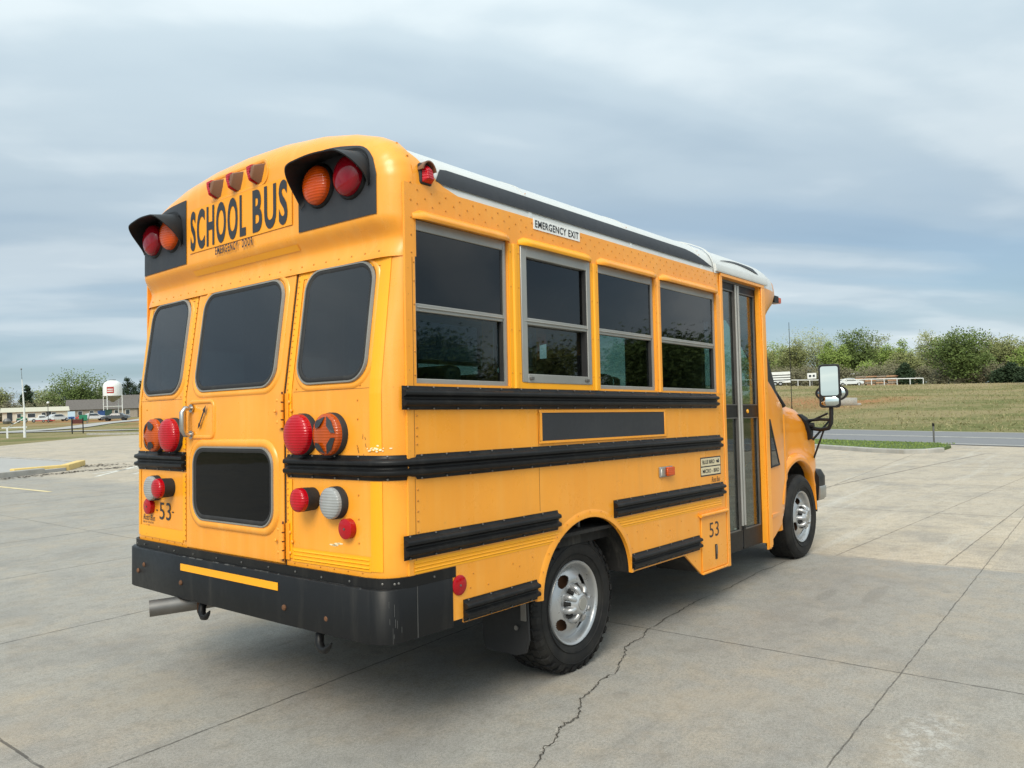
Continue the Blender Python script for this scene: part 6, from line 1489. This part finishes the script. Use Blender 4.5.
def car(name, label, x, y, rz, mat, group=None, pickup=False, sc=1.0, grp=None):
    t = thing(name, label, 'car' if not pickup else 'pickup truck', x, y, rz, grp); t.scale = (sc,)*3
    prof = [(-2.25, .35), (-2.28, .75), (-2.15, .92), (-1.55, .98), (-.95, 1.40), (-.2, 1.46), (.55, 1.42), (1.15, 1.02), (2.0, .88), (2.26, .68), (2.25, .35)] if not pickup else [(-2.6, .5), (-2.62, 1.05), (-.75, 1.08), (-.6, 1.72), (.55, 1.74), (1.1, 1.15), (2.4, 1.05), (2.6, .8), (2.58, .5)]
    mb = MB(); V = []
    for yy, k in ((-.86, .0), (-.80, 1), (.80, 1), (.86, .0)):
        for px, pz in prof: V.append((px, yy*(1 if pz < 1.0 else .84), pz if k else pz-.0))
    n = len(prof); mb.add(V, [(j*n+i, j*n+i+1, (j+1)*n+i+1, (j+1)*n+i) for j in range(3) for i in range(n-1)]+[tuple(range(n)), tuple(range(3*n, 4*n)), (0, n, 2*n, 3*n, 4*n-1, 3*n-1, 2*n-1, n-1)])
    mb.build('body', mat, t, bevel=.05)
    for s_ in (-1, 1):
        q = [(-.92, .98), (-.72, 1.34), (.50, 1.36), (.95, 1.0)] if not pickup else [(-.5, 1.15), (-.45, 1.62), (.5, 1.64), (.85, 1.18)]
        mb = MB(); mb.slab([(a, s_*(.872-.14*(b-.98)/.4), b) for a, b in q], (0, s_*.01, 0)); mb.build('side_window', 'bglass', t, smooth=False)
    mb = MB(); q = ((.62, 1.40), (1.12, 1.05)) if not pickup else ((.62, 1.70), (1.08, 1.2)); mb.slab([(q[0][0]+.03, -.62, q[0][1]), (q[0][0]+.03, .62, q[0][1]), (q[1][0]+.03, .7, q[1][1]), (q[1][0]+.03, -.7, q[1][1])], (.015, 0, .01)); mb.build('windscreen', 'bglass', t, smooth=False)
    for s_ in (-1, 1): mb = MB(); mb.box(2.2 if not pickup else 2.54, 2.28 if not pickup else 2.62, min(s_*.5, s_*.78), max(s_*.5, s_*.78), .62 if not pickup else .85, .76 if not pickup else .98); mb.build('headlight', 'clear', t)
    wheelpair(t, (-1.4, 1.4) if not pickup else (-1.6, 1.65), (-.8, .8), .33 if not pickup else .40); return t
car('parked_car', 'silver car parked behind the pipe fence just right of the bus mirror', 147.5, 40.2, across(147, 40)+.25, 'carwhite')
# pipe fence
pf = thing('pipe_fence', 'long white pipe fence with many posts along the top of the field', 'fence', 136, 56, 0)
fx = [(136+8.8*(k/15), 56-28.5*(k/15)) for k in range(16)]
mb = MB(); o0 = Vector((136, 56, terrain_h(136, 56)))
mb.tube([Vector((a, b, terrain_h(a, b)+1.05))-o0 for a, b in fx], .075, 6); mb.build('top_rail', 'bwhite', pf)
for a, b in fx: mb = MB(); p = Vector((a, b, terrain_h(a, b)))-o0; mb.tube([p, p+Vector((0, 0, 1.1))], .07, 6); mb.build('post', 'bwhite', pf)
# lumber piles
rnd = random.Random(33)
LP = ['grey-brown pile of rough timber behind the fence, nearest the silver car', 'second timber pile behind the fence, counting from the silver car', 'middle timber pile of the row behind the fence', 'fourth timber pile from the silver car, with light boards on top', 'low timber pile in front of the cedar bush', 'rightmost timber pile, three pale stacked pallets at the field edge']
for k, l in enumerate(LP):
    f_ = (k+.5)/6; x, y = 151.8+2.4*f_, 40.5-10.5*f_; t = thing('timber_pile', l, 'timber pile', x, y, across(x, y)+rnd.uniform(-.2, .2), 'timber piles behind the fence')
    for lay in range(5 if k < 4 else 4):
        mb = MB(); n = 3
        for q in range(n):
            xx = rnd.uniform(-.7, -.4)+q*.15; mb.box(xx-.2, xx+1.2, -.7+q*.5, -.3+q*.5, .08+lay*.38, .08+lay*.38+rnd.uniform(.18, .28))
        mb.build('board_layer', 'wood' if (lay+k) % 2 else 'timber_grey', t, smooth=False, merge=False)
# culvert end and marker post near the road
x, y = 55.4, 13.6; t = thing('concrete_culvert_end', 'pale concrete culvert end lying in the red soil below the bus mirror', 'culvert', x, y, across(x, y)); mb = MB(); mb.lathe([(.32, -.75), (.36, -.7), (.36, .75), (.30, .75), (.28, .7), (.28, -.7)], (0, 0, .16), (1, 0, -.05), 18); mb.build('culvert_pipe', 'concrete', t); mb = MB(); mb.box(-1.0, 1.0, -.25, .5, -.05, .10); mb.build('culvert_apron', 'kerb', t, bevel=.03)
x, y = 20.55, 1.05; e = empty('marker_post', (x, y, .04)); tag(e, 'thin dark marker post standing at the tip of the grass verge', 'post'); mb = MB(); mb.tube([(0, 0, -.1), (.0, 0, .50)], .022, 8); mb.build('post_stem', 'steel', e); mb = MB(); mb.tube([(0, 0, .44), (0, 0, .52)], .028, 8); mb.build('post_cap', 'black', e)
# ---- left side
x, y = 23.7, 72.2; t = thing('flagpole', 'tall white metal pole with a thin dark tip left of the bus', 'pole', x, y)
mb = MB(); mb.tube([(0, 0, 0), (0, 0, 2.4), (-.12, 0, 5.0)], [.11, .075, .035], 10); mb.build('lower_pole', 'bwhite', t); mb = MB(); mb.tube([(-.12, 0, 5.0), (-.16, 0, 5.85)], [.02, .012], 6); mb.build('thin_tip', 'steel', t); mb = MB(); mb.lathe([(.02, -.08), (.07, 0), (.02, .08)], (-.16, 0, 5.9), (0, 0, 1), 10); mb.build('finial', 'steel', t)
x, y = 22.5, 72.6; t = thing('barrier_gate', 'white barrier gate beam on a post with a grey counterweight beside the white pole', 'gate', x, y, across(x, y))
mb = MB(); mb.box(-.07, .07, -.07, .07, 0, .95); mb.build('post', 'bwhite', t); mb = MB(); mb.box(-.4, 1.45, -.05, .05, .85, .95); mb.build('beam', 'bwhite', t); mb = MB(); mb.tube([(.05, 0, .95), (1.4, 0, 1.75)], .035, 6); mb.build('brace', 'bwhite', t); mb = MB(); mb.lathe([(.15, -.15), (.30, -.1), (.33, .1), (.18, .3), (.02, .34)], (0, 0, 1.35), (0, 0, 1), 14); mb.tube([(.1, 0, 1.45), (.45, 0, 1.2)], .08, 6); mb.build('counterweight', 'steel', t)
x, y = 29.3, 75.45; t = thing('notice_board', 'dark red notice board on two black posts at the lot edge', 'sign', x, y, across(x, y))
for dx in (-.45, .45): mb = MB(); mb.box(dx-.05, dx+.05, -.05, .05, 0, 1.5); mb.build('post', 'black', t)
mb = MB(); mb.box(-.45, .45, -.04, .04, .95, 1.35); mb.build('board', 'maroon', t)
x, y = 34.3, 89.6; t = thing('pale_roadside_sign', 'pale blue and white sign board on a pole behind the dark red notice board', 'sign', x, y, across(x, y))
mb = MB(); mb.box(-.36, .36, -.06, .06, 1.35, 2.2); mb.build('sign_face', 'paleblue', t); mb = MB(); mb.box(-.30, .30, -.08, .05, 1.38, 1.62); mb.build('lower_panel', 'bluep', t); mb = MB(); mb.box(-.05, .05, -.05, .05, 0, 1.35); mb.build('post', 'steel', t)
x, y = 54.1, 135.6; t = thing('green_banner_sign', 'green tilted sign panel right of the pale blue sign', 'sign', x, y, across(x, y)); mb = MB(); mb.box(-.62, .62, -.05, .05, .5, 1.45); mb.build('panel', 'greenp', t); mb = MB(); mb.tube([(.6, 0, 0), (1.0, 0, 1.7)], .07, 6); mb.build('leaning_post', 'steel', t)
for dx in (-.5, .5): mb = MB(); mb.box(dx-.04, dx+.04, -.04, .04, 0, .5); mb.build('post', 'steel', t)
def gable(name, label, cat, x, y, L_, D_, hw, hr, wall, roof, wins, rz=None, group=None, doors=()):
    t = thing(name, label, cat, x, y, across(x, y) if rz is None else rz, group, -.1)
    mb = MB(); mb.box(-L_/2, L_/2, 0, D_, 0, hw); mb.build('wall', wall, t, smooth=False)
    mb = MB(); o_ = .4; V = [(-L_/2-o_, -o_, hw-.05), (L_/2+o_, -o_, hw-.05), (L_/2+o_, D_/2, hr), (-L_/2-o_, D_/2, hr), (-L_/2-o_, D_+o_, hw-.05), (L_/2+o_, D_+o_, hw-.05)]
    mb.add(V, [(0, 1, 2, 3), (3, 2, 5, 4), (0, 3, 4), (1, 5, 2), (0, 4, 5, 1)]); mb.build('roof', roof, t, smooth=False, solid=.06)
    for wx, wz, ww, wh in wins: mb = MB(); mb.box(wx-ww/2, wx+ww/2, -.06, .02, wz, wz+wh); f_ = mb.build('window', 'bwhite', t); mb = MB(); mb.box(wx-ww/2+.08, wx+ww/2-.08, -.08, -.05, wz+.08, wz+wh-.08); mb.build('pane', 'bglass', f_)
    for dx, dw in doors: mb = MB(); mb.box(dx-dw/2, dx+dw/2, -.07, .02, 0, 2.1); mb.build('door', 'bglass', t)
    return t
gable('long_low_building', 'long low cream building with flat beige roof behind the white pole', 'building', 67.8, 195, 12.8, 10, 2.2, 3.2, 'cream', 'beigeroof', [(-3.2, .8, .9, 1.0), (-.8, .8, 1.6, 1.0), (1.6, .9, .9, 1.0), (3.6, .9, .9, 1.0)], doors=((2.6, .9), (-5, 1.0)))
gable('shingled_hall', 'brick hall with a broad grey-brown shingle roof behind the feed silo', 'building', 84.6, 199.5, 15.5, 12, 2.35, 4.9, 'brick', 'shingle', [(-5, .8, 1, 1.2), (-2.5, .8, 1, 1.2), (3, .8, 1, 1.2), (5.5, .8, 1.0, 1.2)], doors=((0, 1.2),))
gable('shingled_annex', 'taller annex with grey-brown hipped roof next to the left side of the bus', 'building', 93.6, 198.5, 9, 10, 2.6, 5.9, 'brick', 'shingle', [(-2, .8, 1, 1.2), (1, .8, 1, 1.2)])
x, y = 98.9, 236.1; t = thing('church_steeple', 'small white church steeple rising above the shingle roof', 'steeple', x, y, across(x, y)); mb = MB(); mb.box(-1.1, 1.1, -1.1, 1.1, 0, 5.6); mb.build('tower', 'bwhite', t, smooth=False); mb = MB(); mb.lathe([(.75, 5.6), (.7, 6.9), (.55, 7.0), (.05, 10.2)], (0, 0, 0), (0, 0, 1), 8); mb.build('spire', 'bwhite', t, smooth=False); mb = MB(); mb.box(-.35, .35, -1.13, -1.08, 4.1, 5.1); mb.build('louvre', 'bglass', t)
# silo
x, y = 78.3, 179.6; t = thing('feed_silo', 'white round feed silo with conical bottom standing on steel legs', 'silo', x, y, across(x, y))
mb = MB(); mb.lathe([(2.0, 5.0), (2.0, 7.2), (1.75, 7.85), (1.1, 8.35), (.7, 8.5)], (0, 0, 0), (0, 0, 1), 28); mb.build('tank', 'bwhite', t, angle=40); mb = MB(); mb.lathe([(.25, 3.6), (1.99, 5.0)], (0, 0, 0), (0, 0, 1), 28); mb.build('hopper_cone', 'alu', t, angle=40); mb = MB(); mb.lathe([(.72, 8.5), (.72, 8.65), (.1, 8.7)], (0, 0, 0), (0, 0, 1), 16); mb.build('lid', 'steel', t)
for k in range(4):
    a = pi/4+k*pi/2+.25; mb = MB(); mb.tube([(2.2*cos(a), 2.2*sin(a), 0), (2.2*cos(a), 2.2*sin(a), 5.2)], .10, 6); mb.build('leg', 'bwhite', t)
for k in range(4):
    a, b2 = pi/4+k*pi/2+.25, pi/4+(k+1)*pi/2+.25; mb = MB(); mb.tube([(2.2*cos(a), 2.2*sin(a), 2.6), (2.2*cos(b2), 2.2*sin(b2), 2.6)], .07, 6); mb.build('brace', 'bwhite', t)
mb = MB()
for i in range(7):
    pass
V = []
for i in range(9):
    a = radians(-125+42*i/8); V += [(2.03*cos(a), 2.03*sin(a), 5.6), (2.03*cos(a), 2.03*sin(a), 7.0)]
mb.add(V, [(2*i, 2*i+1, 2*i+3, 2*i+2) for i in range(8)]); pn = mb.build('logo_panel', 'redpnt', t)
mb = MB(); 
for z in (5.9, 6.35):
    V = []
    for i in range(7):
        a = radians(-121+32*i/6); V += [(2.05*cos(a), 2.05*sin(a), z), (2.05*cos(a), 2.05*sin(a), z+.22)]
    mb.add(V, [(2*i, 2*i+1, 2*i+3, 2*i+2) for i in range(6)])
mb.build('logo_stripes', 'bwhite', pn)
car('parked_car', 'dark car parked on the uphill lane below the feed silo', 64.7, 147.4, across(64, 147)+pi-.25, 'carblack')
car('parked_car', 'white car parked in front of the brick hall, left of the blue bin', 63.2, 153.8, across(63, 153)+.2, 'carwhite')
car('pickup_truck', 'silver pickup truck beside the green machine in front of the cream building', 57.0, 161.4, across(56, 161), 'carwhite', pickup=True, sc=.8)
car('parked_car', 'pale car nosed up to the right end of the cream building', 61.5, 166.0, across(61, 165)+.4, 'carwhite')
car('pickup_truck', 'red low truck parked at the right of the cream building behind the signs', 66.0, 166.5, across(66, 166), 'redpnt', pickup=True, sc=.6)
x, y = 55.5, 166.9; t = thing('green_machine', 'small green tractor-like machine parked left of the silver pickup', 'machine', x, y, across(x, y)); mb = MB(); mb.box(-.9, .9, -.5, .5, .35, .85); mb.box(-.2, .35, -.4, .4, .85, 1.2); mb.build('body', 'greenp', t, bevel=.04); mb = MB(); 
for q in ((-.2, -.4), (.35, -.4), (-.2, .4), (.35, .4)): mb.tube([(q[0], q[1], 1.2), (q[0], q[1], 1.55)], .03, 5)
mb.box(-.3, .45, -.5, .5, 1.52, 1.6); mb.build('canopy', 'greenp', t, smooth=False, merge=False); wheelpair(t, (-.6, .6), (-.5, .5), .35)
x, y = 58.0, 163.5; e = thing('red_flatbed', 'low red flatbed trailer in front of the silver pickup', 'trailer', 56.2, 157.4, across(56, 157)); mb = MB(); mb.box(-1.6, 1.6, -.6, .6, .25, .42); mb.build('deck', 'redpnt', e); wheelpair(e, (-.3, .5), (-.6, .6), .22)
def bin_(label, x, y, mat, w_, h_, name='storage_bin', cat='bin'):
    t = thing(name, label, cat, x, y, across(x, y)); mb = MB(); mb.box(-w_/2, w_/2, -.5, .5, 0, h_*.88); mb.build('bin_body', mat, t, bevel=.05); mb = MB(); mb.box(-w_/2-.04, w_/2+.04, -.55, .55, h_*.88, h_); mb.build('lid', mat, t, bevel=.04)
bin_('blue box-shaped cabin standing in front of the brick hall', 68.3, 162.1, 'bluep', 1.3, 1.75, 'blue_cabin', 'cabin'); bin_('dark green dumpster right of the blue cabin', 71.4, 166.2, 'dgreenp', 1.5, 1.9, 'dumpster', 'dumpster'); bin_('small red bin at the foot of the blue cabin', 68.2, 158.9, 'redpnt', .7, .75, 'red_bin', 'bin')
x, y = 52.8, 146.7; t = thing('street_lamp', 'dark lamp post in front of the cream building with a pale head', 'lamp post', x, y); mb = MB(); mb.tube([(0, 0, 0), (0, 0, 3.4)], .05, 6); mb.build('post', 'steel', t); mb = MB(); mb.lathe([(.05, 0), (.22, .1), (.22, .3), (.05, .42)], (0, 0, 3.4), (0, 0, 1), 12); mb.build('lamp_head', 'bwhite', t)
